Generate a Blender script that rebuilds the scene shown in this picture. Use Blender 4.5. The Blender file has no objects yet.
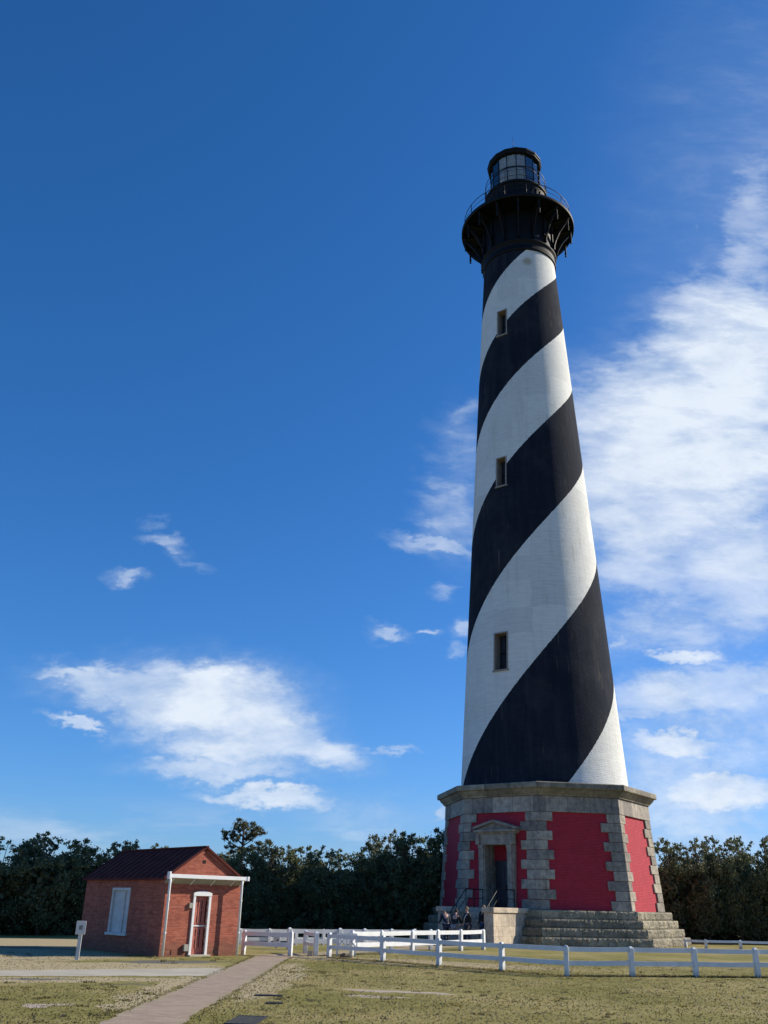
import bpy, bmesh, math, random
import numpy as np
from mathutils import Vector, Matrix
random.seed(7)
rng = np.random.default_rng(11)
S = bpy.context.scene
COL = S.collection
R = math.radians
PI = math.pi

# ------------------------------------------------------------------ helpers
def link(o, parent=None):
    COL.objects.link(o)
    if parent is not None:
        o.parent = parent
    return o

def tag(o, label=None, cat=None, group=None, kind=None):
    if label: o['label'] = label
    if cat: o['category'] = cat
    if group: o['group'] = group
    if kind: o['kind'] = kind
    return o

def empty(name, loc=(0, 0, 0), rz=0.0, **k):
    o = bpy.data.objects.new(name, None)
    o.location = loc
    o.rotation_euler = (0, 0, rz)
    o.empty_display_size = .3
    return tag(link(o), **k)

class MB:
    """collects shapes, then links them as one mesh object"""
    def __init__(s):
        s.v = []; s.f = []; s.m = []; s.t = []; s.uv = []; s.sm = []
    def add(s, vs, fs, mi=0, tint=None, uvs=None, smooth=False):
        b = len(s.v)
        s.v += [tuple(v) for v in vs]
        for i, f in enumerate(fs):
            s.f.append(tuple(b + j for j in f)); s.m.append(mi)
            s.t.append(tint if tint is not None else .5)
            s.uv.append(uvs[i] if uvs else None); s.sm.append(smooth)
        return s
    def hexa(s, p, mi=0, tint=None):
        # p: 4 bottom then 4 top, counter-clockwise
        return s.add(p, [(3, 2, 1, 0), (4, 5, 6, 7), (0, 1, 5, 4), (1, 2, 6, 5), (2, 3, 7, 6), (3, 0, 4, 7)], mi, tint)
    def box(s, x0, x1, y0, y1, z0, z1, mi=0, tint=None, M=None):
        p = [(x0, y0, z0), (x1, y0, z0), (x1, y1, z0), (x0, y1, z0), (x0, y0, z1), (x1, y0, z1), (x1, y1, z1), (x0, y1, z1)]
        if M is not None: p = [M @ Vector(q) for q in p]
        return s.hexa(p, mi, tint)
    def bar(s, a, b, w, h=None, mi=0, up=(0, 0, 1)):
        a = Vector(a); b = Vector(b); h = h or w
        d = (b - a).normalized(); u = Vector(up)
        if abs(d.dot(u)) > .98: u = Vector((1, 0, 0))
        x = d.cross(u).normalized() * w / 2; y = x.cross(d).normalized() * h / 2
        p = [a - x - y, a + x - y, a + x + y, a - x + y, b - x - y, b + x - y, b + x + y, b - x + y]
        return s.add(p, [(0, 1, 2, 3), (7, 6, 5, 4), (4, 5, 1, 0), (5, 6, 2, 1), (6, 7, 3, 2), (7, 4, 0, 3)], mi)
    def tube(s, pts, rad, n=8, mi=0, cap=True):
        pts = [Vector(p) for p in pts]
        if not hasattr(rad, '__len__'): rad = [rad] * len(pts)
        vs = []; ref = None
        for i, p in enumerate(pts):
            d = (pts[min(i + 1, len(pts) - 1)] - pts[max(i - 1, 0)]).normalized()
            if ref is None:
                ref = Vector((0, 0, 1)) if abs(d.z) < .9 else Vector((1, 0, 0))
            x = d.cross(ref).normalized(); y = d.cross(x).normalized(); ref = -x.cross(d) if False else ref
            for k in range(n):
                a = 2 * PI * k / n
                vs.append(p + (x * math.cos(a) + y * math.sin(a)) * rad[i])
        fs = []
        for i in range(len(pts) - 1):
            for k in range(n):
                fs.append((i * n + k, i * n + (k + 1) % n, (i + 1) * n + (k + 1) % n, (i + 1) * n + k))
        s.add(vs, fs, mi, smooth=True)
        if cap:
            b = len(s.v) - len(vs)
            s.f.append(tuple(b + k for k in range(n))[::-1]); s.f.append(tuple(b + (len(pts) - 1) * n + k for k in range(n)))
            for _ in (0, 1):
                s.m.append(mi); s.t.append(.5); s.uv.append(None); s.sm.append(False)
        return s
    def lathe(s, prof, n=48, a0=0.0, smooth=True, mi=0, facet_uv=False, close=False, c=(0, 0)):
        vs = []; fs = []; uvs = []
        L = len(prof)
        for (r, z) in prof:
            for k in range(n):
                a = a0 + 2 * PI * k / n
                vs.append((c[0] + r * math.cos(a), c[1] + r * math.sin(a), z))
        run = 0
        for i in range(L - 1):
            dl = math.hypot(prof[i + 1][0] - prof[i][0], prof[i + 1][1] - prof[i][1])
            for k in range(n):
                k2 = (k + 1) % n
                fs.append((i * n + k, i * n + k2, (i + 1) * n + k2, (i + 1) * n + k))
                w0 = prof[i][0] * 2 * math.sin(PI / n); w1 = prof[i + 1][0] * 2 * math.sin(PI / n)
                o = k * 7.3
                uvs.append([(o - w0 / 2, run), (o + w0 / 2, run), (o + w1 / 2, run + dl), (o - w1 / 2, run + dl)])
            run += dl
        return s.add(vs, fs, mi, uvs=uvs, smooth=smooth)
    def build(s, name, mats, parent=None, bevel=0.0, loc=None):
        me = bpy.data.meshes.new(name)
        me.from_pydata(s.v, [], s.f)
        if not isinstance(mats, (list, tuple)): mats = [mats]
        for m in mats: me.materials.append(m)
        me.polygons.foreach_set('material_index', s.m)
        me.polygons.foreach_set('use_smooth', s.sm)
        at = me.attributes.new('tint', 'FLOAT', 'FACE')
        at.data.foreach_set('value', s.t)
        if any(u is not None for u in s.uv):
            ul = me.uv_layers.new(name='UVMap')
            for p, u in zip(me.polygons, s.uv):
                if u is None: continue
                for li, q in zip(p.loop_indices, u): ul.data[li].uv = q
        me.update()
        o = bpy.data.objects.new(name, me)
        link(o, parent)
        if loc is not None: o.location = loc
        if bevel:
            b = o.modifiers.new('bevel', 'BEVEL'); b.width = bevel; b.segments = 2; b.limit_method = 'ANGLE'; b.angle_limit = R(40)
        return o

# ------------------------------------------------------------------ materials
class NT:
    def __init__(s, nt): s.nt = nt; s.x = 0
    def n(s, t, **k):
        nd = s.nt.nodes.new(t); s.x += 40; nd.location = (s.x, 0)
        for a, b in k.items():
            if a == 'inp':
                for q, w in b.items(): s.put(nd.inputs[q], w)
            else: setattr(nd, a, b)
        return nd
    def put(s, sock, w):
        if isinstance(w, bpy.types.NodeSocket): s.nt.links.new(w, sock)
        elif isinstance(w, bpy.types.Node): s.nt.links.new(w.outputs[0], sock)
        else: sock.default_value = w
    def math(s, op, a, b=0.0, c=None, clamp=False):
        nd = s.n('ShaderNodeMath', operation=op, use_clamp=clamp)
        s.put(nd.inputs[0], a); s.put(nd.inputs[1], b)
        if c is not None: s.put(nd.inputs[2], c)
        return nd.outputs[0]
    def mix(s, f, a, b, blend='MIX'):
        nd = s.n('ShaderNodeMix', data_type='RGBA', blend_type=blend)
        s.put(nd.inputs[0], f)
        for k, w in ((6, a), (7, b)):
            if isinstance(w, tuple) and len(w) == 3: w = (*w, 1)
            s.put(nd.inputs[k], w)
        return nd.outputs[2]
    def ramp(s, f, a, b, c=0.0, d=1.0, smooth=True):
        nd = s.n('ShaderNodeMapRange', interpolation_type='SMOOTHSTEP' if smooth else 'LINEAR')
        for k, w in enumerate((f, a, b, c, d)): s.put(nd.inputs[k], w)
        return nd.outputs[0]
    def noise(s, vec, scale, detail=4, rough=.55, color=False, dist=0.0):
        nd = s.n('ShaderNodeTexNoise')
        if vec is not None: s.put(nd.inputs['Vector'], vec)
        nd.inputs['Scale'].default_value = scale; nd.inputs['Detail'].default_value = detail
        nd.inputs['Roughness'].default_value = rough; nd.inputs['Distortion'].default_value = dist
        return nd.outputs['Color' if color else 'Fac']
    def mapping(s, vec, loc=(0, 0, 0), rot=(0, 0, 0), sc=(1, 1, 1), vt='POINT'):
        nd = s.n('ShaderNodeMapping', vector_type=vt)
        s.put(nd.inputs['Vector'], vec)
        nd.inputs['Location'].default_value = loc; nd.inputs['Rotation'].default_value = rot; nd.inputs['Scale'].default_value = sc
        return nd.outputs[0]
    def vmath(s, op, a, b=None, sc=None, out=0):
        nd = s.n('ShaderNodeVectorMath', operation=op)
        s.put(nd.inputs[0], a)
        if b is not None: s.put(nd.inputs[1], b)
        if sc is not None: nd.inputs['Scale'].default_value = sc
        return nd.outputs[out]
    def ellipse(s, vec, cx, cy, rx, ry, rot, w=1.0, inner=.25):
        m = s.mapping(vec, (cx, cy, 0), (0, 0, rot), (rx, ry, 1e3), 'TEXTURE')
        return s.ramp(s.vmath('LENGTH', m, out=1), 1.0, inner, 0.0, w)

def mat(name):
    m = bpy.data.materials.new(name); m.use_nodes = True
    t = NT(m.node_tree); b = m.node_tree.nodes['Principled BSDF']
    return m, t, b

def bump(t, b, h, strength=.4, dist=.02):
    nd = t.n('ShaderNodeBump'); nd.inputs['Strength'].default_value = strength; nd.inputs['Distance'].default_value = dist
    t.put(nd.inputs['Height'], h); t.put(b.inputs['Normal'], nd.outputs[0]); return nd

def painted(name, col, rough=.6, var=.15, scale=6, dirt=.0, dirtcol=(.12, .1, .07), bumps=.15, metal=0.0, spec=.5):
    m, t, b = mat(name)
    ob = t.n('ShaderNodeTexCoord').outputs['Object']
    n1 = t.noise(ob, scale, 5); n2 = t.noise(ob, scale * .27, 6, .65)
    c = t.mix(t.ramp(n1, .3, .7), tuple(x * (1 - var) for x in col), tuple(min(1, x * (1 + var * .5)) for x in col))
    if dirt: c = t.mix(t.math('MULTIPLY', t.ramp(n2, .52, .75), dirt), c, dirtcol)
    t.put(b.inputs['Base Color'], c); b.inputs['Roughness'].default_value = rough; b.inputs['Metallic'].default_value = metal; b.inputs['Specular IOR Level'].default_value = spec
    bump(t, b, t.noise(ob, scale * 6, 4), bumps, .01)
    return m

M = {}
M['white'] = painted('white_fence_paint', (.73, .73, .71), .55, .06, 5, .22, (.42, .40, .34))
def fencepaint():
    m, t, b = mat('weathered_white_fence_paint')
    tc = t.n('ShaderNodeTexCoord').outputs['Object']; sp = t.n('ShaderNodeSeparateXYZ'); t.put(sp.inputs[0], tc)
    c = t.mix(t.ramp(t.noise(tc, 4, 5, .6), .35, .7), (.66, .66, .635), (.75, .75, .735))
    dirt = t.ramp(t.math('ADD', sp.outputs[2], t.math('MULTIPLY', t.math('SUBTRACT', t.noise(tc, 9, 5, .7), .5), .35)), .22, -.02)
    c = t.mix(t.math('MULTIPLY', dirt, .55), c, (.24, .22, .12))
    c = t.mix(t.math('MULTIPLY', t.ramp(t.noise(t.mapping(tc, sc=(1, 1, .3)), 6, 6, .75), .60, .70), .35), c, (.38, .36, .28))
    t.put(b.inputs['Base Color'], c); b.inputs['Roughness'].default_value = .6; bump(t, b, t.noise(tc, 30, 3), .2, .006)
    return m
M['white'] = fencepaint()
M['trim'] = painted('white_trim_paint', (.78, .78, .75), .5, .06, 8, .18, (.4, .37, .3))
M['iron'] = painted('black_iron', (.005, .006, .009), .62, .3, 9, .12, (.02, .018, .018), .25, 0.0, .2)
M['ironrail'] = painted('black_rail_iron', (.008, .008, .010), .5, .2, 9, 0, (0, 0, 0), .1, 0.0, .3)
M['rooftin'] = painted('dark_red_roof_tin', (.11, .028, .022), .8, .3, 3, .4, (.09, .035, .03), .15, 0.0, .12)
M['reddoor'] = painted('faded_red_door_paint', (.46, .13, .085), .6, .25, 14, .3, (.2, .06, .04))
M['darkdoor'] = painted('dark_blue_door_paint', (.02, .026, .04), .45, .3, 6, .3, (.05, .05, .05))
M['curtain'] = painted('tan_lantern_curtain', (.85, .70, .54), .8, .2, 3, .35, (.2, .17, .14))
M['boards'] = painted('pale_grey_shutter', (.58, .57, .53), .6, .12, 5, .3, (.3, .3, .28))
M['boardrail'] = painted('grey_box_paint', (.34, .33, .27), .6, .1, 5)
M['greypatch'] = painted('grey_worn_print', (.22, .21, .2), .7, .3, 30)
M['hole'] = painted('dark_recess', (.01, .01, .012), .9, .2, 6)
M['gratesteel'] = painted('grey_grate_steel', (.055, .058, .06), .75, .3, 20, .3, (.06, .045, .03), .15, 0.0, .15)
M['jamb'] = painted('tan_stone_jamb', (.30, .26, .22), .8, .2, 9, .3, (.2, .17, .14))

def tower_paint():
    m, t, b = mat('spiral_painted_masonry')
    ob = t.n('ShaderNodeTexCoord').outputs['Object']
    sp = t.n('ShaderNodeSeparateXYZ'); t.put(sp.inputs[0], ob)
    x, y, z = sp.outputs
    a = t.math('ARCTAN2', y, x)                       # radians
    a = t.math('MULTIPLY', a, 180 / PI)
    a = t.math('SUBTRACT', a, -100.058)
    zz = t.math('ADD', z, t.math('MULTIPLY', t.math('SUBTRACT', t.noise(ob, 5, 5, .7), .5), .16))
    g = t.math('MULTIPLY_ADD', zz, 2.19645e-3, -3.98661e-2)
    g = t.math('MULTIPLY_ADD', g, zz, 10.38356)
    g = t.math('MULTIPLY_ADD', g, zz, -66.851)
    ph = t.math('DIVIDE', t.math('SUBTRACT', g, a), 180.0)
    fr = t.math('SUBTRACT', ph, t.math('FLOOR', ph))
    black = t.math('LESS_THAN', fr, .5)
    uv = t.n('ShaderNodeUVMap').outputs[0]
    st = t.noise(t.mapping(ob, sc=(1.2, 1.2, .12)), 1.6, 6, .7)     # rain streaks
    bl = t.noise(ob, .45, 6, .65)
    fine = t.noise(ob, 22, 3)
    spots = t.noise(ob, 2.6, 8, .75)
    w = t.mix(t.ramp(st, .5, .78), (.76, .76, .71), (.64, .63, .57))
    w = t.mix(t.math('MULTIPLY', t.ramp(bl, .5, .75), .35), w, (.70, .66, .56))
    w = t.mix(t.math('MULTIPLY', t.ramp(spots, .68, .76), .35), w, (.32, .28, .22))
    # the rust stain below the collar
    k = t.n('ShaderNodeTexCoord').outputs['Object']
    kk = t.mix(t.ramp(st, .4, .75), (.016, .020, .031), (.030, .035, .047))
    kk = t.mix(t.math('MULTIPLY', t.ramp(bl, .45, .7), .5), kk, (.046, .049, .056))
    kk = t.mix(t.math('MULTIPLY', t.ramp(spots, .69, .75), .35), kk, (.06, .06, .06))
    top = t.math('GREATER_THAN', z, 46.62)
    black = t.math('MAXIMUM', black, top)
    d = t.mix(black, w, kk)
    bt = t.noise(t.mapping(uv, sc=(1, 8, 1)), 1.1, 4, .7)
    pb = t.n('ShaderNodeTexBrick', offset=.37, offset_frequency=3); t.put(pb.inputs['Vector'], t.vmath('ADD', uv, t.vmath('SCALE', t.noise(uv, 1.2, 3, color=True), sc=.5)))
    pb.inputs['Scale'].default_value = 1.0; pb.inputs['Brick Width'].default_value = 2.3; pb.inputs['Row Height'].default_value = 1.7; pb.inputs['Mortar Size'].default_value = 0.0
    pb.inputs['Color1'].default_value = (.86, .865, .88, 1); pb.inputs['Color2'].default_value = (1.06, 1.06, 1.05, 1)
    d = t.mix(.75, d, t.mix(1.0, d, pb.outputs['Color'], 'MULTIPLY'))
    run = t.math('MULTIPLY', t.ramp(t.noise(t.mapping(ob, sc=(3.5, 3.5, .10)), 1.3, 4, .7), .60, .72), t.ramp(bl, .4, .65))
    d = t.mix(t.math('MULTIPLY', run, .30), d, (.33, .27, .19))
    d = t.mix(1.0, d, t.n('ShaderNodeCombineColor', inp={i: t.ramp(bt, .3, .7, .90, 1.05) for i in range(3)}).outputs[0], 'MULTIPLY')
    dv = t.vmath('DISTANCE', ob, (.15, -2.75, 45.5), out=1)
    d = t.mix(t.math('MULTIPLY', t.ramp(dv, .55, .12), .7), d, (.36, .28, .15))
    t.put(b.inputs['Base Color'], d)
    b.inputs['Roughness'].default_value = .85; b.inputs['Specular IOR Level'].default_value = .05
    br = t.n('ShaderNodeTexBrick'); t.put(br.inputs['Vector'], uv)
    br.inputs['Scale'].default_value = 1.0; br.inputs['Mortar Size'].default_value = .012
    br.inputs['Brick Width'].default_value = .30; br.inputs['Row Height'].default_value = .10; br.inputs['Mortar Smooth'].default_value = .6
    h = t.math('SUBTRACT', t.math('MULTIPLY', fine, .5), t.math('MULTIPLY', br.outputs['Fac'], .5))
    h = t.math('ADD', h, t.math('MULTIPLY', t.noise(ob, 7, 4), .9))
    bump(t, b, h, .6, .03)
    return m
M['tower'] = tower_paint()

def stone(name, c0, c1, rough=.9, usetint=True, brick=None, green=.0, bs=.5, streak=True, bd=.03):
    m, t, b = mat(name)
    ob = t.n('ShaderNodeTexCoord').outputs['Object']
    n1 = t.noise(ob, 3.5, 8, .7); n2 = t.noise(ob, 18, 4, .6); n3 = t.noise(ob, .9, 5, .6)
    c = t.mix(t.ramp(n1, .3, .7), c0, c1)
    c = t.mix(t.math('MULTIPLY', t.ramp(n2, .48, .72), .25), c, tuple(q * .5 for q in c0))
    if usetint:
        at = t.n('ShaderNodeAttribute', attribute_name='tint')
        c = t.mix(1.0, c, t.n('ShaderNodeCombineColor', inp={0: t.ramp(at.outputs['Fac'], 0, 1, .68, 1.28, False), 1: t.ramp(at.outputs['Fac'], 0, 1, .68, 1.26, False), 2: t.ramp(at.outputs['Fac'], 0, 1, .70, 1.2, False)}).outputs[0], 'MULTIPLY')
    if streak:
        st = t.noise(t.mapping(ob, sc=(1, 1, .18)), 3.2, 6, .7)
        c = t.mix(t.math('MULTIPLY', t.ramp(st, .52, .72), .55), c, (.07, .065, .06))
    if green: c = t.mix(t.math('MULTIPLY', t.ramp(n3, .45, .65), green), c, (.10, .10, .05))
    h = t.math('ADD', t.math('MULTIPLY', n2, .5), n1)
    if brick:
        uv = t.n('ShaderNodeUVMap').outputs[0]
        br = t.n('ShaderNodeTexBrick', offset=.5); t.put(br.inputs['Vector'], uv)
        br.inputs['Scale'].default_value = 1.0
        br.inputs['Brick Width'].default_value = brick[0]; br.inputs['Row Height'].default_value = brick[1]; br.inputs['Mortar Size'].default_value = brick[2]
        br.inputs['Color1'].default_value = (.62, .62, .64, 1); br.inputs['Color2'].default_value = (1.25, 1.22, 1.18, 1); br.inputs['Mortar'].default_value = (.45, .43, .4, 1); br.inputs['Bias'].default_value = 0
        c = t.mix(1.0, c, br.outputs['Color'], 'MULTIPLY')
        h = t.math('SUBTRACT', h, t.math('MULTIPLY', br.outputs['Fac'], .8))
    t.put(b.inputs['Base Color'], c); b.inputs['Roughness'].default_value = rough
    bump(t, b, h, bs, bd)
    return m
M['granite'] = stone('grey_granite_blocks', (.205, .178, .145), (.42, .37, .295), streak=True, bs=.9)
M['frieze'] = stone('grey_granite_frieze', (.23, .207, .175), (.45, .40, .33), brick=(1.25, 5.0, .015), usetint=False)
M['cornice'] = stone('weathered_granite_cornice', (.20, .18, .135), (.38, .34, .26), brick=(1.6, 9.0, .015), usetint=False, green=.35)
M['steps'] = stone('rock_faced_granite', (.19, .17, .12), (.42, .365, .26), green=.35, bs=.9, bd=.06)
M['porch'] = stone('tan_granite_ashlar', (.38, .315, .24), (.60, .50, .385), green=.0, streak=True)

def redbrick(name, c0, c1, c2, mortar, w=.24, h=.075, ms=.008, bs=.5, blotch=.3, dark_foot=False):
    m, t, b = mat(name)
    ob = t.n('ShaderNodeTexCoord').outputs['Object']
    uv = t.n('ShaderNodeUVMap').outputs[0]
    br = t.n('ShaderNodeTexBrick'); t.put(br.inputs['Vector'], uv)
    br.inputs['Scale'].default_value = 1.0
    br.inputs['Brick Width'].default_value = w; br.inputs['Row Height'].default_value = h; br.inputs['Mortar Size'].default_value = ms
    br.inputs['Color1'].default_value = (*c0, 1); br.inputs['Color2'].default_value = (*c1, 1); br.inputs['Mortar'].default_value = (*mortar, 1)
    rows = t.noise(t.mapping(uv, sc=(1.2, 14, 1)), 1.0, 3, .6)
    n1 = t.noise(ob, 2.2, 6, .65)
    c = t.mix(t.math('MULTIPLY', t.ramp(rows, .45, .65), .5), br.outputs['Color'], c2)
    c = t.mix(t.math('MULTIPLY', t.ramp(n1, .45, .7), blotch), c, tuple(q * .5 for q in c0))
    if dark_foot:
        sp = t.n('ShaderNodeSeparateXYZ'); t.put(sp.inputs[0], ob)
        lo = t.ramp(t.math('ADD', sp.outputs[2], t.math('MULTIPLY', t.math('SUBTRACT', n1, .5), 1.2)), .65, .1)  # brick turns darker and browner towards the foot of the wall
        c = t.mix(t.math('MULTIPLY', lo, .45), c, (.07, .06, .035))
    t.put(b.inputs['Base Color'], c); b.inputs['Roughness'].default_value = .85
    bump(t, b, t.math('ADD', t.math('MULTIPLY', br.outputs['Fac'], -1.0), t.math('MULTIPLY', t.noise(ob, 30, 3), .5)), bs, .015)
    return m
M['crimson'] = redbrick('crimson_painted_brick', (.43, .020, .040), (.49, .028, .052), (.39, .016, .033), (.34, .013, .028), blotch=.30, bs=.8)
M['hutbrick'] = redbrick('old_red_brick', (.30, .062, .032), (.46, .125, .068), (.19, .042, .028), (.35, .165, .105), w=.17, h=.058, ms=.005, blotch=.5, dark_foot=True)

def pathbrick():
    m, t, b = mat('brick_paving')
    ob = t.n('ShaderNodeTexCoord').outputs['Object']
    br = t.n('ShaderNodeTexBrick'); t.put(br.inputs['Vector'], ob)
    br.inputs['Scale'].default_value = 1.0; br.inputs['Brick Width'].default_value = .2; br.inputs['Row Height'].default_value = .1; br.inputs['Mortar Size'].default_value = .006
    br.inputs['Color1'].default_value = (.27, .19, .125, 1); br.inputs['Color2'].default_value = (.37, .27, .185, 1); br.inputs['Mortar'].default_value = (.20, .17, .14, 1)
    n = t.noise(ob, 1.3, 6, .65)
    c = t.mix(t.math('MULTIPLY', t.ramp(n, .4, .7), .5), br.outputs['Color'], (.37, .30, .205))
    c = t.mix(t.math('MULTIPLY', t.ramp(t.noise(ob, 6, 5), .58, .7), .4), c, (.34, .28, .2))
    sx = t.n('ShaderNodeSeparateXYZ'); t.put(sx.inputs[0], ob)
    ed = t.math('ADD', t.math('ABSOLUTE', t.math('ADD', sx.outputs[0], 3.46)), t.math('MULTIPLY', t.math('SUBTRACT', t.noise(ob, 2.2, 6, .7), .5), .9))
    c = t.mix(t.math('MULTIPLY', t.ramp(ed, .42, .66), .75), c, (.30, .25, .13))
    c = t.mix(t.math('MULTIPLY', t.ramp(t.noise(t.mapping(ob, sc=(.35, 1, 1)), 3.3, 5, .7), .56, .66), .45), c, (.17, .135, .105))
    t.put(b.inputs['Base Color'], c); b.inputs['Roughness'].default_value = .9
    bump(t, b, br.outputs['Fac'], -.6, .015)
    return m
M['path'] = pathbrick()

def concrete():
    m, t, b = mat('pale_concrete')
    ob = t.n('ShaderNodeTexCoord').outputs['Object']
    c = t.mix(t.ramp(t.noise(ob, .9, 6, .6), .35, .65), (.36, .325, .25), (.44, .395, .30))
    c = t.mix(t.math('MULTIPLY', t.ramp(t.noise(ob, 9, 5), .55, .75), .35), c, (.22, .2, .17))
    t.put(b.inputs['Base Color'], c); b.inputs['Roughness'].default_value = .92
    bump(t, b, t.noise(ob, 40, 3), .3, .005)
    return m
M['concrete'] = concrete()

def groundmat():
    m, t, b = mat('winter_lawn_soil')
    ob = t.n('ShaderNodeTexCoord').outputs['Object']
    n1 = t.noise(ob, .28, 6, .6); n2 = t.noise(ob, 1.7, 7, .7); n3 = t.noise(ob, 14, 5, .7)
    green = (.160, .152, .038); tan = (.33, .27, .115); olive = (.23, .205, .066)
    c = t.mix(t.ramp(n2, .35, .65), green, olive)
    c = t.mix(t.ramp(t.math('ADD', t.math('MULTIPLY', n1, .7), t.math('MULTIPLY', n3, .3)), .42, .62), c, tan)
    warp = t.vmath('ADD', ob, t.vmath('SCALE', t.vmath('SUBTRACT', t.noise(ob, .9, 5, .65, color=True), (.5, .5, .5)), sc=1.6))
    wz = t.mapping(warp, sc=(1, 1, 0))
    def patch(c, lst, col, thr=(.35, .6), nn=n3, amp=.5):
        acc = None
        for e in lst:
            q = t.ellipse(wz, *e)
            acc = q if acc is None else t.math('MAXIMUM', acc, q)
        acc = t.math('ADD', acc, t.math('MULTIPLY', t.math('SUBTRACT', nn, .5), amp))
        return t.mix(t.ramp(acc, *thr), c, col)
    # dry tan verge beside the paths and the hut
    c = patch(c, [(-9, 27.2, 7.5, 2.6, .25), (-8.5, 22.4, 7, 1.1, .3), (-12, 32, 6, 6, 0), (-2.4, 25, .9, 9, 0), (-4.4, 21, .6, 6, 0), (-14, 40, 8, 7, 0), (1, 33, 8, 2.2, -.4)], (.39, .32, .19), (.25, .6))
    # bare sandy patches
    c = patch(c, [(.55, 21.9, 2.1, .45, -.25), (.1, 20.6, .9, .35, 0), (-1.5, 15.4, .8, .3, .1), (-5.6, 17.6, .7, .25, .1), (-3.0, 33.6, .9, .6, 0), (2.3, 45.3, 2.0, 1.4, 0)], (.42, .35, .29), (.35, .55))
    # grey broken asphalt by the hut
    c = patch(c, [(-6.1, 30.1, 2.6, 1.1, .35), (-7.6, 22.9, 1.3, .35, .1), (-9.6, 22.2, 1.2, .25, .1), (-5.4, 22.0, .8, .2, .1), (-13, 36.5, 3.2, .9, -.1)], (.13, .125, .115), (.35, .75), t.noise(ob, 7, 6, .75), 3.6)
    fl = t.noise(t.mapping(ob, sc=(1, .6, 1)), 26, 4, .75)
    c = t.mix(t.math('MULTIPLY', t.ramp(fl, .56, .68), .5), c, (.10, .082, .035))
    c = t.mix(t.math('MULTIPLY', t.ramp(fl, .44, .34), .4), c, (.38, .32, .16))
    c = t.mix(t.math('MULTIPLY', t.ramp(t.noise(ob, 4.5, 5, .7), .55, .70), .35), c, (.13, .12, .045))
    t.put(b.inputs['Base Color'], c); b.inputs['Roughness'].default_value = .97
    b.inputs['Specular IOR Level'].default_value = .1
    bump(t, b, t.math('ADD', n3, t.math('MULTIPLY', n2, .8)), .5, .02)
    return m
M['ground'] = groundmat()

def leafmat(name, dark, mid, lite, dry=None, trans=.18):
    m, t, b = mat(name)
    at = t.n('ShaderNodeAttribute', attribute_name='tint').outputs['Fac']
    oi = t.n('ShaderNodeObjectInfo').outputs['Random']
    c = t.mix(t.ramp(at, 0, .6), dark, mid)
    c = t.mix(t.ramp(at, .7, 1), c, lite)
    if dry: c = t.mix(t.math('MULTIPLY', t.ramp(oi, .4, 1.), .5), c, dry)
    t.put(b.inputs['Base Color'], c); b.inputs['Roughness'].default_value = .6
    b.inputs['Specular IOR Level'].default_value = .25
    if name == 'dry_grass_blades': t.put(b.inputs['Normal'], t.n('ShaderNodeCombineXYZ', inp={2: 1.0}))
    # thin leaves let some light through
    tr = t.n('ShaderNodeBsdfTranslucent'); t.put(tr.inputs[0], t.mix(.5, c, lite))
    mx = t.n('ShaderNodeMixShader'); mx.inputs[0].default_value = trans
    t.nt.links.new(b.outputs[0], mx.inputs[1]); t.nt.links.new(tr.outputs[0], mx.inputs[2])
    t.nt.links.new(mx.outputs[0], t.nt.nodes['Material Output'].inputs['Surface'])
    return m
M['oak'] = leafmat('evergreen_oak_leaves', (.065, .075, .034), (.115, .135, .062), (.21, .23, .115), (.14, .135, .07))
M['pine'] = leafmat('pine_needles', (.055, .068, .034), (.12, .13, .068), (.16, .155, .08))
M['grass'] = leafmat('dry_grass_blades', (.16, .15, .038), (.25, .215, .075), (.38, .31, .14), trans=.05)
M['bark'] = painted('grey_brown_bark', (.10, .08, .06), .95, .4, 8, .3, (.05, .045, .04), .8)

def glassmat():
    m, t, b = mat('lantern_glass')
    g = t.n('ShaderNodeBsdfGlossy'); g.inputs['Roughness'].default_value = .04; g.inputs['Color'].default_value = (.9, .95, 1, 1)
    tr = t.n('ShaderNodeBsdfTransparent'); tr.inputs[0].default_value = (.82, .88, .92, 1)
    mx = t.n('ShaderNodeMixShader')
    fr = t.n('ShaderNodeFresnel'); fr.inputs['IOR'].default_value = 1.6
    t.put(mx.inputs[0], t.math('ADD', fr.outputs[0], .06, clamp=True))
    t.nt.links.new(tr.outputs[0], mx.inputs[1]); t.nt.links.new(g.outputs[0], mx.inputs[2])
    t.nt.links.new(mx.outputs[0], t.nt.nodes['Material Output'].inputs['Surface'])
    return m
M['glass'] = glassmat()
def solid(name, col, rough=.8): return painted(name, col, rough, .15, 12)
M['skin'] = solid('skin', (.50, .30, .22), .55)
for nm, c in dict(navy=(.015, .025, .055), black=(.012, .012, .014), lightgrey=(.22, .22, .23), jeans=(.05, .11, .24), darkjeans=(.03, .04, .07), hairgrey=(.35, .33, .30), hairdark=(.03, .02, .015), hairtan=(.2, .13, .07), shoe=(.04, .035, .03), strap=(.7, .7, .7)).items():
    M[nm] = solid('cloth_' + nm if 'hair' not in nm else nm, c)
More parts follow.
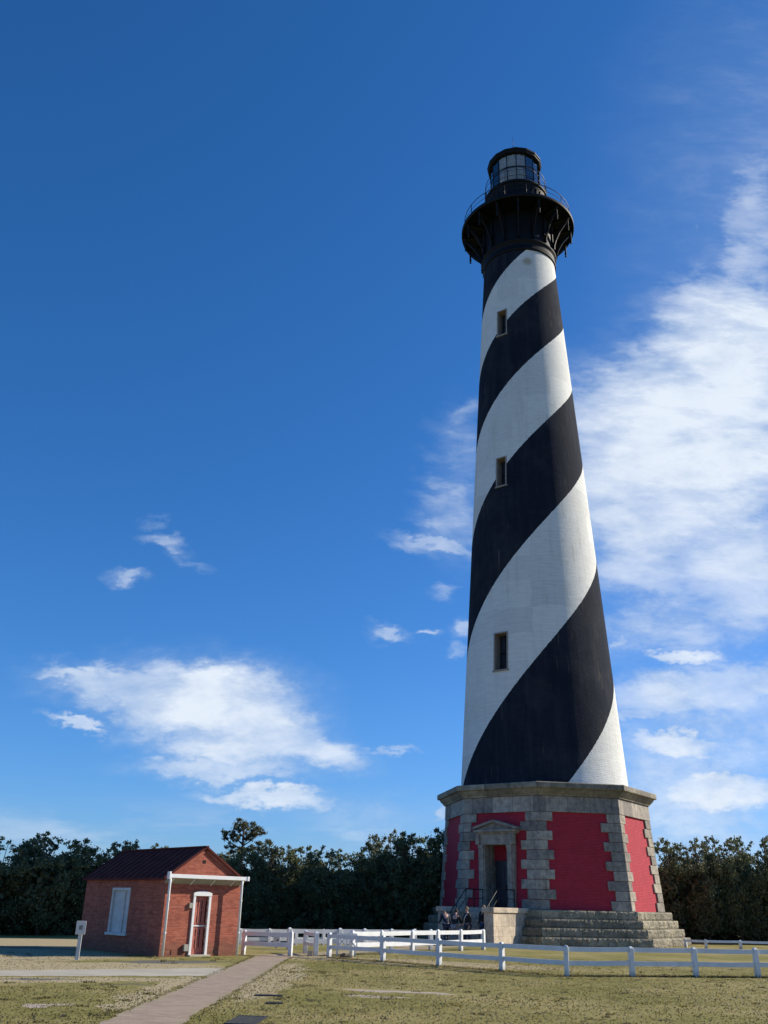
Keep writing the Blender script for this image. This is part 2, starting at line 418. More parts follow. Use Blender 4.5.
# ------------------------------------------------------------------ sky, sun, camera
SUN_AZ, SUN_HT = 16.5, 30.0          # degrees from +X towards +Y, and elevation
W = bpy.data.worlds.new("World"); S.world = W; W.use_nodes = True
wt = W.node_tree; wt.nodes.clear(); t = NT(wt)
CL = [(-0.1931, 0.2035, 0.1395, 0.0461, -0.1149, 1.1),
 (-0.1998, 0.2144, 0.0665, 0.0336, 0.0236, 1.2),
 (-0.267, 0.2184, 0.1284, 0.0247, -0.0289, 0.95),
 (-0.1302, 0.1776, 0.1, 0.0427, -0.3167, 1.0),
 (-0.1643, 0.1311, 0.1184, 0.0146, -0.0279, 0.85),
 (-0.1557, 0.1555, 0.1034, 0.0234, -0.0452, 1.0),
 (-0.3295, 0.2271, 0.079, 0.0124, -0.081, 0.9),
 (-0.0687, 0.1522, 0.0707, 0.0232, -0.181, 0.95),
 (-0.3294, 0.1762, 0.0468, 0.0064, -0.1462, 0.85),
 (-0.2971, 0.1955, 0.0676, 0.0151, -0.1811, 0.7),
 (0.0071, 0.1561, 0.0434, 0.0043, 0.023, 0.6),
 (-0.1139, 0.1023, 0.0904, 0.0122, -0.0276, 1.0),
 (-0.3007, 0.3435, 0.0259, 0.0098, -0.0667, 0.6),
 (-0.2828, 0.415, 0.0193, 0.0065, -0.0685, 0.5),
 (-0.2591, 0.3872, 0.0415, 0.0087, -0.2486, 0.6),
 (-0.2294, 0.3652, 0.0317, 0.0073, -0.3349, 0.45),
 (0.0078, 0.2859, 0.0274, 0.0082, -0.1557, 0.75),
 (0.0558, 0.2847, 0.0183, 0.0059, 0.0242, 0.7),
 (0.0756, 0.3381, 0.0212, 0.0073, 0.2968, 0.55),
 (0.0925, 0.2939, 0.0165, 0.0139, 0.5522, 0.7),
 (0.0898, 0.2645, 0.0113, 0.0081, 0.024, 0.6),
 (0.0676, 0.3942, 0.0713, 0.0115, -0.1627, 0.75),
 (0.0737, 0.4163, 0.054, 0.0104, -0.3159, 0.6),
 (0.0774, 0.4426, 0.0546, 0.0106, -0.3571, 0.6),
 (0.0801, 0.4694, 0.0491, 0.0108, -0.3987, 0.55),
 (0.0865, 0.501, 0.0436, 0.0124, -0.461, 0.5),
 (0.0869, 0.536, 0.0445, 0.014, -0.5238, 0.5),
 (0.1, 0.5766, 0.0382, 0.0165, 0.6868, 0.5),
 (0.0319, 0.3908, 0.0453, 0.0064, -0.3117, 0.6),
 (0.0858, 0.427, 0.0483, 0.0524, 0.0255, 0.6),
 (0.0953, 0.5082, 0.0373, 0.0695, 0.0263, 0.5),
 (0.3824, 0.5439, 0.2052, 0.1471, 0.4812, 1.15),
 (0.4638, 0.68, 0.1494, 0.1208, 0.5767, 1.15),
 (0.3118, 0.4593, 0.1316, 0.1455, 0.2122, 0.95),
 (0.4235, 0.3841, 0.1191, 0.1155, 0.025, 0.9),
 (0.3556, 0.3086, 0.1535, 0.0533, 0.1657, 0.7),
 (0.3757, 0.1948, 0.1581, 0.0812, 0.1584, 0.7),
 (0.3341, 0.1196, 0.1287, 0.0779, 0.0226, 0.75),
 (0.3209, 0.3078, 0.0809, 0.0361, 0.0244, 0.45),
 (0.5678, 1.2165, 0.0938, 0.2657, 0.0328, 0.22),
 (0.34, 0.0793, 0.0949, 0.0402, 0.0222, 0.5),
 (0.2764, 0.5553, 0.0854, 0.09, 0.819, 0.9),
 (0.5067, 0.8721, 0.0616, 0.1735, -0.1961, 0.7),
 (0.2571, 0.3799, 0.0712, 0.0508, 0.025, 0.45),
 (0.3862, 0.6935, 0.0907, 0.0566, 0.6679, 0.75),
 (0.2782, 0.2796, 0.0183, 0.0071, 0.0241, 0.7),
 (0.3448, 0.2637, 0.0548, 0.0104, 0.0592, 1.05),
 (0.3688, 0.2279, 0.1716, 0.0333, 0.1606, 0.9),
 (0.2904, 0.226, 0.0672, 0.0158, 0.0236, 0.4),
 (0.3227, 0.1633, 0.0596, 0.0162, -0.0284, 1.15),
 (0.2848, 0.1657, 0.0437, 0.0194, 0.023, 0.6),
 (0.2922, 0.129, 0.0646, 0.0209, 0.0227, 0.5),
 (0.2881, 0.2015, 0.0669, 0.0132, 0.075, 0.8),
 (0.3656, 0.1152, 0.0919, 0.0246, 0.0887, 1.1),
 (0.3412, 0.0893, 0.0953, 0.0203, 0.0223, 0.6),
 (0.4217, 0.1476, 0.0666, 0.0146, 0.155, 0.7),
 (0.0634, 0.0881, 0.0148, 0.008, 0.0224, 0.85),
 (-0.0073, 0.0865, 0.0949, 0.0221, 0.0224, 0.55),
 (0.4308, 0.8822, 0.0057, 0.004, 0.0297, 0.6)]
d = t.n('ShaderNodeTexCoord').outputs['Generated']
sp = t.n('ShaderNodeSeparateXYZ'); t.put(sp.inputs[0], d)
yy = t.math('MAXIMUM', sp.outputs[1], .06)
cb = t.n('ShaderNodeCombineXYZ'); t.put(cb.inputs[0], t.math('DIVIDE', sp.outputs[0], yy)); t.put(cb.inputs[1], t.math('DIVIDE', sp.outputs[2], yy))
g0 = cb.outputs[0]
st = t.mapping(g0, rot=(0, 0, R(-12)), sc=(1, 1.9, 1))
w1 = t.vmath('SCALE', t.vmath('SUBTRACT', t.noise(st, 9, 3, .6, color=True), (.5, .5, .5)), sc=.055)
w2 = t.vmath('SCALE', t.vmath('SUBTRACT', t.noise(st, 45, 4, .65, color=True), (.5, .5, .5)), sc=.030)
gw = t.vmath('MULTIPLY', t.vmath('ADD', t.vmath('ADD', g0, w1), w2), (1, 1, 0))
acc = None
for (cx, cy, rx, ry, rot, w) in CL:
    e = t.ellipse(gw, cx, cy, rx * 1.4, ry * 1.7, rot, w, .2)
    acc = e if acc is None else t.math('MAXIMUM', acc, e)
nz = t.noise(t.mapping(g0, rot=(0, 0, R(-18)), sc=(1, 2.1, 1)), 9, 10, .64, dist=.2)
nf = t.noise(t.mapping(g0, rot=(0, 0, R(25)), sc=(1, 1.5, 1)), 30, 8, .68, dist=.2)
nn = t.math('ADD', t.math('MULTIPLY', nz, .58), t.math('MULTIPLY', nf, .42))
soft = t.ramp(t.math('ADD', nn, t.math('MULTIPLY', acc, .55)), .54, .96)
wisp = t.ramp(t.noise(t.mapping(g0, rot=(0, 0, R(-24)), sc=(1, 2.6, 1)), 9, 9, .62, dist=.25), .34, .66, .72, 1.0)
alpha = t.math('MULTIPLY', t.math('MULTIPLY', t.math('POWER', acc, 1.25), t.math('MULTIPLY', soft, wisp)), 1.0, clamp=True)
veil = t.math('MULTIPLY', t.math('POWER', acc, 1.4), t.ramp(nz, .30, .62, .20, .66))
thin = t.math('MULTIPLY', t.ellipse(g0, .62, .75, .42, .85, 0.0, .30, .0), t.ramp(nz, .25, .7, .6, 1.1))
low = t.math('MULTIPLY', t.ramp(t.math('ABSOLUTE', t.math('SUBTRACT', t.vmath('DOT_PRODUCT', g0, (-.02, 1, 0), out=1), .068)), .045, .0), t.ramp(t.noise(t.mapping(g0, sc=(1, 4.5, 1)), 6, 8, .6), .42, .62, 0.0, .42))
alpha = t.math('MULTIPLY', t.math('MAXIMUM', t.math('MAXIMUM', alpha, veil), t.math('MAXIMUM', thin, low)), .97, clamp=True)
front = t.ramp(sp.outputs[1], .06, .2)
alpha = t.math('MULTIPLY', t.math('MULTIPLY', alpha, front), t.ramp(sp.outputs[2], -.01, .03))
sky = t.n('ShaderNodeTexSky', sky_type='NISHITA', sun_disc=False, sun_elevation=R(SUN_HT), sun_rotation=R(90 - SUN_AZ), air_density=1.0, dust_density=0.2, ozone_density=2.0, altitude=0)
ss = t.n('ShaderNodeSeparateColor'); t.put(ss.inputs[0], sky.outputs[0])
ch = [t.math('MULTIPLY', t.math('POWER', t.math('MULTIPLY', ss.outputs[i], .1), g_), 10 * a_) for i, (a_, g_) in enumerate(((.462, 1.294), (.626, .953), (1.10, .948)))]
hs = t.n('ShaderNodeCombineColor', inp={0: ch[0], 1: ch[1], 2: ch[2]})
body = t.mix(t.ramp(t.math('ADD', nz, t.math('MULTIPLY', alpha, .35)), .45, .95), (3.4,4.5,6.2), (6.4,7.0,7.8))
colr = t.mix(alpha, hs.outputs[0], body)
bg = t.n('ShaderNodeBackground'); t.put(bg.inputs[0], colr); bg.inputs[1].default_value = 0.1
ow = t.n('ShaderNodeOutputWorld'); t.put(ow.inputs[0], bg.outputs[0])
W.cycles.sampling_method = 'MANUAL'; W.cycles.sample_map_resolution = 512

sd = bpy.data.lights.new('sun', 'SUN'); sd.energy = 5.0; sd.angle = R(.53); sd.color = (1.0, .91, .76)
so = bpy.data.objects.new('sun', sd); link(so)
dv = Vector((math.cos(R(SUN_AZ)) * math.cos(R(SUN_HT)), math.sin(R(SUN_AZ)) * math.cos(R(SUN_HT)), math.sin(R(SUN_HT))))
so.rotation_euler = dv.to_track_quat('Z', 'Y').to_euler(); so.location = (60, 40, 60)

cd = bpy.data.cameras.new('camera'); co = bpy.data.objects.new('camera', cd); link(co)
cd.sensor_fit = 'VERTICAL'; cd.sensor_height = 24; cd.lens = 24 * 902.16 / 1024; cd.clip_end = 5000; cd.clip_start = .05
P_, RL = .4106, .0235
rt0 = Vector((1, 0, 0)); up0 = Vector((0, -math.sin(P_), math.cos(P_))); fw = Vector((0, math.cos(P_), math.sin(P_)))
rt = rt0 * math.cos(RL) + up0 * math.sin(RL); up = up0 * math.cos(RL) - rt0 * math.sin(RL)
mm = Matrix((( rt.x, up.x, -fw.x, 0), (rt.y, up.y, -fw.y, 0), (rt.z, up.z, -fw.z, 1.7), (0, 0, 0, 1)))
co.matrix_world = mm
S.camera = co
S.view_settings.view_transform = 'Standard'; S.view_settings.look = 'None'; S.view_settings.gamma = 1; S.view_settings.exposure = 0.35
S.cycles.max_bounces = 6; S.cycles.transparent_max_bounces = 8
S.cycles.use_denoising = True
# ------------------------------------------------------------------ ground and paths
def sheet(name, pts, z, m, sub=0):
    me = bpy.data.meshes.new(name); bm = bmesh.new()
    vs = [bm.verts.new((x, y, z)) for x, y in pts]; bm.faces.new(vs)
    bmesh.ops.recalc_face_normals(bm, faces=bm.faces)
    if bm.faces[:][0].normal.z < 0: bmesh.ops.reverse_faces(bm, faces=bm.faces)
    bm.to_mesh(me); bm.free(); me.materials.append(m)
    o = bpy.data.objects.new(name, me); link(o); tag(o, kind='structure'); return o
sheet('ground', [(-900, -300), (900, -300), (900, 1500), (-900, 1500)], 0, M['ground'])
def wobble(pts, amp=.05, step=.35):
    out = []
    for i in range(len(pts)):
        a = Vector(pts[i]); b = Vector(pts[(i + 1) % len(pts)]); n = max(1, int((b - a).length / step))
        for k in range(n):
            p = a.lerp(b, k / n); out.append((p.x + random.uniform(-amp, amp), p.y + random.uniform(-amp, amp)))
    return out
PATH = [(-4.06, 4), (-2.86, 4), (-2.84, 34.2), (4.6, 46.6), (3.5, 47.6), (-4.0, 34.9)]
sheet('brick_path', wobble(PATH, .05, .22), .008, M['path'])
STRIP = [(-4.02, 24.95), (-8.63, 23.45), (-16, 20.9), (-24, 18), (-24, 20.2), (-16, 22.6), (-9.27, 25.2), (-4.02, 28.0)]
sheet('concrete_path', wobble(STRIP, .11, .3), .004, M['concrete'])

# ------------------------------------------------------------------ lighthouse
TX, TY = 9.9945, 56.3463
CAM0 = R(-100.058)
LH = empty('lighthouse', (TX, TY, 0), label='tall lighthouse with black and white spiral bands on a red and granite octagonal base', cat='lighthouse')

def TR(z): return 4.94 + (2.667 - 4.94) * (z - 8.5285) / (47.0669 - 8.5285)
wins = [(R(-100.06 - 26.9), .35, 39.13, 41.25), (R(-100.06 - 28.0), .345, 26.98, 29.05), (R(-100.06 - 28.4), .44, 14.65, 16.9)]
def shaft():
    mb = MB()
    angs = set(round(-PI + 2 * PI * k / 144, 6) for k in range(144))
    zs = set(np.round(np.linspace(8.1, 46.6, 34), 4))
    spans = []
    for (a, hw, z0, z1) in wins:
        rm = TR((z0 + z1) / 2); da = math.asin(hw / rm)
        for q in list(angs):
            if abs(q - (a - da)) < .012 or abs(q - (a + da)) < .012: angs.discard(q)
        angs |= {round(a - da, 6), round(a + da, 6)}
        spans.append((round(a - da, 6), round(a + da, 6), z0, z1)); zs |= {z0, z1}
    A = sorted(angs); Z = sorted(zs); n = len(A)
    vs = [(TR(z) * math.cos(a), TR(z) * math.sin(a), z) for z in Z for a in A]
    fs = []; uv = []
    for i in range(len(Z) - 1):
        for k in range(n):
            k2 = (k + 1) % n; a0 = A[k]; a1 = A[k2] + (2 * PI if k2 == 0 else 0); am = (a0 + a1) / 2; zm = (Z[i] + Z[i + 1]) / 2
            if any(s[0] < am < s[1] and s[2] < zm < s[3] for s in spans): continue
            fs.append((i * n + k, i * n + k2, (i + 1) * n + k2, (i + 1) * n + k))
            uv.append([(a0 * 4, Z[i]), (a1 * 4, Z[i]), (a1 * 4, Z[i + 1]), (a0 * 4, Z[i + 1])])
    mb.add(vs, fs, 0, uvs=uv, smooth=True)
    o = mb.build('tower_shaft', [M['tower']], LH)
    for (a0, a1, z0, z1) in spans:
        am = (a0 + a1) / 2; out = Vector((math.cos(am), math.sin(am), 0)); tn = Vector((-math.sin(am), math.cos(am), 0)); rm = TR((z0 + z1) / 2)
        hw = rm * math.sin((a1 - a0) / 2)
        F = Matrix.Translation(out * 0) 
        def P(t, u, z): return out * u + tn * t + Vector((0, 0, z))
        fr = MB(); dep = .62; x = .16
        rf = lambda z: TR(z) + .02
        for (ta, tb) in ((-hw - .05, -hw + .03), (hw - .03, hw + .05)):      # jambs run back into the wall
            fr.hexa([P(ta, TR(z0) - dep, z0), P(ta, rf(z0), z0), P(tb, rf(z0), z0), P(tb, TR(z0) - dep, z0), P(ta, TR(z1) - dep, z1), P(ta, rf(z1), z1), P(tb, rf(z1), z1), P(tb, TR(z1) - dep, z1)])
        fr.hexa([P(-hw - .1, TR(z0) - dep, z0 - .1), P(-hw - .1, rf(z0) + .05, z0 - .1), P(hw + .1, rf(z0) + .05, z0 - .1), P(hw + .1, TR(z0) - dep, z0 - .1), P(-hw - .1, TR(z0) - dep, z0), P(-hw - .1, rf(z0) + .05, z0), P(hw + .1, rf(z0) + .05, z0), P(hw + .1, TR(z0) - dep, z0)])
        fr.hexa([P(-hw - .05, TR(z1) - dep, z1), P(-hw - .05, rf(z1), z1), P(hw + .05, rf(z1), z1), P(hw + .05, TR(z1) - dep, z1), P(-hw - .05, TR(z1) - dep, z1 + .07), P(-hw - .05, rf(z1), z1 + .07), P(hw + .05, rf(z1), z1 + .07), P(hw + .05, TR(z1) - dep, z1 + .07)])
        w = fr.build('window', M['jamb'], LH)
        pn = MB(); u0 = TR(z1) - dep
        pn.hexa([P(-hw, u0, z0), P(-hw, u0 + .03, z0), P(hw, u0 + .03, z0), P(hw, u0, z0), P(-hw, u0, z1), P(-hw, u0 + .03, z1), P(hw, u0 + .03, z1), P(hw, u0, z1)])
        pn.build('window_pane', M['darkdoor'], w)
        sh = MB()
        for t_ in (-hw * .1, hw - .05):
            sh.hexa([P(t_, u0 + .03, z0), P(t_, u0 + .07, z0), P(t_ + .05, u0 + .07, z0), P(t_ + .05, u0 + .03, z0), P(t_, u0 + .03, z1), P(t_, u0 + .07, z1), P(t_ + .05, u0 + .07, z1), P(t_ + .05, u0 + .03, z1)])
        zc = (z0 + z1) / 2
        sh.hexa([P(-hw, u0 + .03, zc), P(-hw, u0 + .07, zc), P(hw, u0 + .07, zc), P(hw, u0 + .03, zc), P(-hw, u0 + .03, zc + .05), P(-hw, u0 + .07, zc + .05), P(hw, u0 + .07, zc + .05), P(hw, u0 + .03, zc + .05)])
        sh.build('window_sash', M['iron'], w)
shaft()

# octagonal base.  corner k at angle TH + k*45deg ; the door is in the face between corner -1 and 0
TH = CAM0 + R(-3.3)
Z0, Z1 = 1.65, 6.47
def OR(z): return 6.29 - (z - Z0) * .39 / (Z1 - Z0)
NRM = TH - R(22.5)
N = Vector((math.cos(NRM), math.sin(NRM), 0)); T = Vector((-math.sin(NRM), math.cos(NRM), 0))
def UV(u, v, z): return N * u + T * v + Vector((0, 0, z))
UVM = Matrix(((N.x, T.x, 0, 0), (N.y, T.y, 0, 0), (0, 0, 1, 0), (0, 0, 0, 1)))   # (u,v,z) -> local
C8 = math.cos(PI / 8)
DV = -.11
def base_wall():
    mb = MB()
    for k in range(8):
        am = TH + R(45 * k + 22.5); n = Vector((math.cos(am), math.sin(am), 0)); tt = Vector((-math.sin(am), math.cos(am), 0))
        def Q(v, z): return n * (OR(z) * C8) + tt * v + Vector((0, 0, z))
        hw = lambda z: OR(z) * math.sin(PI / 8)
        if k != 7:
            cols = [(-1, 1)]
            mb.add([Q(-hw(Z0), Z0), Q(hw(Z0), Z0), Q(hw(Z1 + .1), Z1 + .1), Q(-hw(Z1 + .1), Z1 + .1)], [(0, 1, 2, 3)], 0, uvs=[[(k * 9, 0), (k * 9 + 4.8, 0), (k * 9 + 4.7, 4.9), (k * 9 + .1, 4.9)]])
        else:
            a, b, zt = DV - .68, DV + .68, 4.80
            for (v0, v1, za, zb) in ((None, a, Z0, zt), (b, None, Z0, zt), (None, None, zt, Z1 + .1)):
                L = lambda z: -hw(z) if v0 is None else v0
                H = lambda z: hw(z) if v1 is None else v1
                mb.add([Q(L(za), za), Q(H(za), za), Q(H(zb), zb), Q(L(zb), zb)], [(0, 1, 2, 3)], 0, uvs=[[(L(za), za), (H(za), za), (H(zb), zb), (L(zb), zb)]])
    return mb.build('base_wall', M['crimson'], LH)
base_wall()
# doorway: surround, pilasters, entablature, pediment, transom, door
DW = MB()
B = lambda u0, u1, v0, v1, z0, z1, ti=None: DW.box(u0, u1, v0, v1, z0, z1, 0, ti, UVM)
for s in (-1, 1):
    v0, v1 = sorted((DV + s * .66, DV + s * 1.06)); B(5.30, 5.97, v0, v1, 1.66, 4.80, .45)       # jamb blocks
    v0, v1 = sorted((DV + s * .74, DV + s * .98)); B(5.97, 6.05, v0, v1, 1.95, 4.62, .55)          # pilaster
    v0, v1 = sorted((DV + s * .70, DV + s * 1.02)); B(5.97, 6.09, v0, v1, 1.66, 1.95, .5); B(5.97, 6.09, v0, v1, 4.62, 4.80, .6)
    v0, v1 = sorted((DV + s * .92, DV + s * 1.14)); B(5.75, 6.14, v0, v1, 4.80, 5.36, .5)          # console
B(5.50, 6.03, DV - .92, DV + .92, 4.80, 5.36, .6)
B(5.3, 6.10, DV - 1.17, DV + 1.17, 5.36, 5.44, .7)
B(5.3, 6.22, DV - 1.25, DV + 1.25, 5.44, 5.56, .5)
def prism(mb, pts, u0, u1, ti):
    n = len(pts); vs = [UVM @ Vector((u0, v, z)) for v, z in pts] + [UVM @ Vector((u1, v, z)) for v, z in pts]
    mb.add(vs, [tuple(range(n))[::-1], tuple(range(n, 2 * n))] + [(i, (i + 1) % n, n + (i + 1) % n, n + i) for i in range(n)], 0, ti)
prism(DW, [(DV - 1.15, 5.562), (DV + 1.15, 5.562), (DV, 5.95)], 5.3, 6.08, .2)
for s in (-1, 1):
    p = [(DV + s * 1.30, 5.562), (DV + s * 1.30, 5.70), (DV, 6.07), (DV, 5.93)]
    prism(DW, p if s < 0 else p[::-1], 5.3, 6.22, .35)
door_s = DW.build('doorway', M['granite'], LH, .012)
mb = MB(); mb.box(4.75, 5.30, DV - .9, DV - .62, 1.66, 4.8, 0, .4, UVM); mb.box(4.75, 5.30, DV + .62, DV + .9, 1.66, 4.8, 0, .4, UVM); mb.box(4.75, 5.5, DV - .9, DV + .9, 4.80, 4.95, 0, .4, UVM)
mb.build('door_reveal', M['granite'], door_s)
mb = MB(); mb.box(4.88, 4.96, DV - .62, DV + .62, 4.10, 4.80, 0, .5, UVM); mb.box(4.96, 5.0, DV - .62, DV + .62, 4.05, 4.14, 0, .5, UVM)
mb.build('transom_panel', M['crimson'], door_s)
mb = MB(); mb.box(4.84, 4.92, DV - .60, DV + .60, 1.66, 4.05, 0, .5, UVM)
for v in (-.52, .06):
    for z0, z1 in ((1.85, 2.7), (2.85, 3.75)): mb.box(4.92, 4.945, DV + v, DV + v + .46, z0, z1, 0, .5, UVM)
dd = mb.build('door', M['darkdoor'], door_s, .008)
mb = MB(); mb.box(4.94, 5.0, DV - .03, DV + .03, 2.62, 2.78, 0, .5, UVM); mb.build('door_handle', M['gratesteel'], dd)

# quoins, one part per corner
for k in range(8):
    mb = MB(); ac = TH + R(45 * k)
    cr = Vector((math.cos(ac), math.sin(ac), 0))
    nA = ac - PI / 8; nB = ac + PI / 8
    tA = Vector((math.sin(nA), -math.cos(nA), 0)); tB = Vector((-math.sin(nB), math.cos(nB), 0))  # away from corner
    NA = Vector((math.cos(nA), math.sin(nA), 0)); NB = Vector((math.cos(nB), math.sin(nB), 0))
    nq = 10; hq = (Z1 - Z0) / nq
    for i in range(nq):
        za = Z0 + i * hq + .008; zb = Z0 + (i + 1) * hq - .008
        la, lb = (1.08, .44) if i % 2 == 0 else (.74, .74)
        la += random.uniform(-.03, .03); lb += random.uniform(-.03, .03); pr = .085 + random.uniform(-.01, .012)
        ring = []
        for z in (za, zb):
            rr = OR(za) if z == za else OR(zb)
            Co = cr * (rr + pr / C8); Ci = cr * (rr - .25)
            A0 = cr * rr + tA * la; B0 = cr * rr + tB * lb
            ring.append([A0 - NA * .1, A0 + NA * pr, Co, B0 + NB * pr, B0 - NB * .1, Ci])
        vs = [p + Vector((0, 0, za)) for p in ring[0]] + [p + Vector((0, 0, zb)) for p in ring[1]]
        mb.add(vs, [tuple(range(6))[::-1], tuple(range(6, 12))] + [(j, (j + 1) % 6, 6 + (j + 1) % 6, 6 + j) for j in range(6)], 0, random.random())
    mb.build('quoin', M['granite'], LH, .022)

# frieze and cornice
mb = MB(); mb.lathe([(5.75, 6.475), (6.02, 6.475), (5.985, 7.30), (5.7, 7.30)], 8, TH, smooth=False); mb.build('frieze', M['frieze'], LH, .015)
mb = MB(); mb.lathe([(5.8, 7.303), (6.08, 7.303), (6.10, 7.38), (6.16, 7.42), (6.26, 7.52), (6.32, 7.60), (6.33, 7.64), (6.46, 7.66), (6.49, 7.70), (6.49, 7.93), (6.44, 7.97), (4.6, 8.2)], 8, TH, smooth=False)
mb.build('cornice', M['cornice'], LH, .012)

# rock-faced octagonal steps
def steps():
    mb = MB(); hs = Z0 / 4
    for i in range(4):
        top = Z0 - i * hs; bot = top - hs - (.02 if i == 3 else 0); Ro = 6.72 + .29 * i; Ri = Ro - (.5 if i == 0 else .35)
        if i == 0: Ri = 5.9
        for k in range(8):
            a0 = TH + R(45 * k); a1 = a0 + PI / 4
            p0 = Vector((math.cos(a0), math.sin(a0), 0)) * Ro; p1 = Vector((math.cos(a1), math.sin(a1), 0)) * Ro
            q0 = Vector((math.cos(a0), math.sin(a0), 0)) * Ri; q1 = Vector((math.cos(a1), math.sin(a1), 0)) * Ri
            am = (a0 + a1) / 2; n = Vector((math.cos(am), math.sin(am), 0)); Ln = (p1 - p0).length
            # split in blocks
            cuts = [0.0]; off = random.uniform(.7, 1.5)
            while off < Ln - .6: cuts.append(off / Ln); off += random.uniform(1.1, 1.6)
            cuts.append(1.0)
            for c0, c1 in zip(cuts[:-1], cuts[1:]):
                g = .007 / Ln; s0 = c0 + (g if c0 > 0 else 0); s1 = c1 - (g if c1 < 1 else 0)
                nu = max(3, int((s1 - s0) * Ln / .09)); nv = 6; vs = []
                for v in range(nv + 1):
                    for u in range(nu + 1):
                        t_ = s0 + (s1 - s0) * u / nu; p = p0.lerp(p1, t_)
                        edge = min(1, min(v, nv - v) / 1.2); ed2 = 1 if (s0 == 0 and u == 0) or (s1 == 1 and u == nu) else min(1, min(u, nu - u) / 1.0 + .1)
                        d = (.012 + random.uniform(-.022, .034)) * edge * ed2 - (.02 if (v in (0, nv)) else 0)
                        vs.append(p + n * d + Vector((0, 0, bot + .006 + (top - bot - .012) * v / nv)))
                w = nu + 1
                fs = [(v * w + u, v * w + u + 1, (v + 1) * w + u + 1, (v + 1) * w + u) for v in range(nv) for u in range(nu)]
                b0 = nv * w
                vs += [q0.lerp(q1, s0) + Vector((0, 0, top - .003)), q0.lerp(q1, s1) + Vector((0, 0, top - .003))]
                m_ = len(vs)
                fs.append(tuple(b0 + u for u in range(nu + 1)) + (m_ - 1, m_ - 2))
                mb.add(vs, fs, 0, random.random())
    return mb.build('stone_steps', M['steps'], LH)
steps()

# porch: landing, stair, two cheek walls with caps, iron handrails
mb = MB(); mb.box(4.7, 7.9, -.97, 1.20, .02, 1.66, 0, .5, UVM)
mb.build('porch_landing', M['porch'], LH, .01)
mb = MB()
for i in range(8):
    z = 1.66 - (i + 1) * .184; mb.box(7.9 + i * .26, 7.9 + (i + 1) * .26 + (.0 if i == 7 else .0), -.965, 1.195, .0, z, 0, random.random(), UVM)
    mb.box(7.9 + i * .26 + .262, 7.9 + (i + 1) * .26 + .03, -.965, 1.195, z - .05, z - .002, 0, .8, UVM)
mb.build('porch_stair', M['porch'], LH)
for (va, vb) in ((-1.42, -.972), (1.202, 1.73)):
    mb = MB(); za = .0
    for zi, (z0, z1) in enumerate(((0, .42), (.424, .86), (.864, 1.46))):
        us = [5.9, 7.0, 7.9, 8.9, 9.7] if zi % 2 == 0 else [5.9, 6.6, 7.5, 8.35, 9.25, 9.7]
        for u0, u1 in zip(us[:-1], us[1:]): mb.box(u0 + .003, u1 - .003, va + .003, vb - .003, z0, z1, 0, random.random(), UVM)
    w = mb.build('porch_wall', M['porch'], LH, .008)
    mb = MB()
    for u0, u1 in ((5.95, 7.4), (7.405, 8.6), (8.605, 9.79)): mb.box(u0, u1, va - .07, vb + .07, 1.462, 1.70, 0, .65 + random.uniform(-.1, .2), UVM)
    mb.build('wall_cap', M['porch'], w, .02)
for v in (-.82, 1.05):
    mb = MB()
    pt = lambda u, z: UVM @ Vector((u, v, z))
    mb.tube([pt(6.15, 2.55), pt(7.95, 2.55), pt(9.85, 1.15), pt(10.0, 1.02), pt(10.02, .9)], .026, 8)
    mb.tube([pt(6.15, 2.12), pt(7.95, 2.12), pt(9.9, .68)], .018, 6)
    for u in (6.2, 7.1, 7.93, 8.9, 9.85):
        zb = 1.66 if u < 7.95 else 1.66 - (int((u - 7.9) / .26) + 1) * .184
        zt = 2.55 if u <= 7.95 else 2.55 - (u - 7.95) * 1.4 / 1.9
        mb.tube([pt(u, max(0, zb)), pt(u, zt)], .022, 6)
    mb.build('handrail', M['ironrail'], LH)

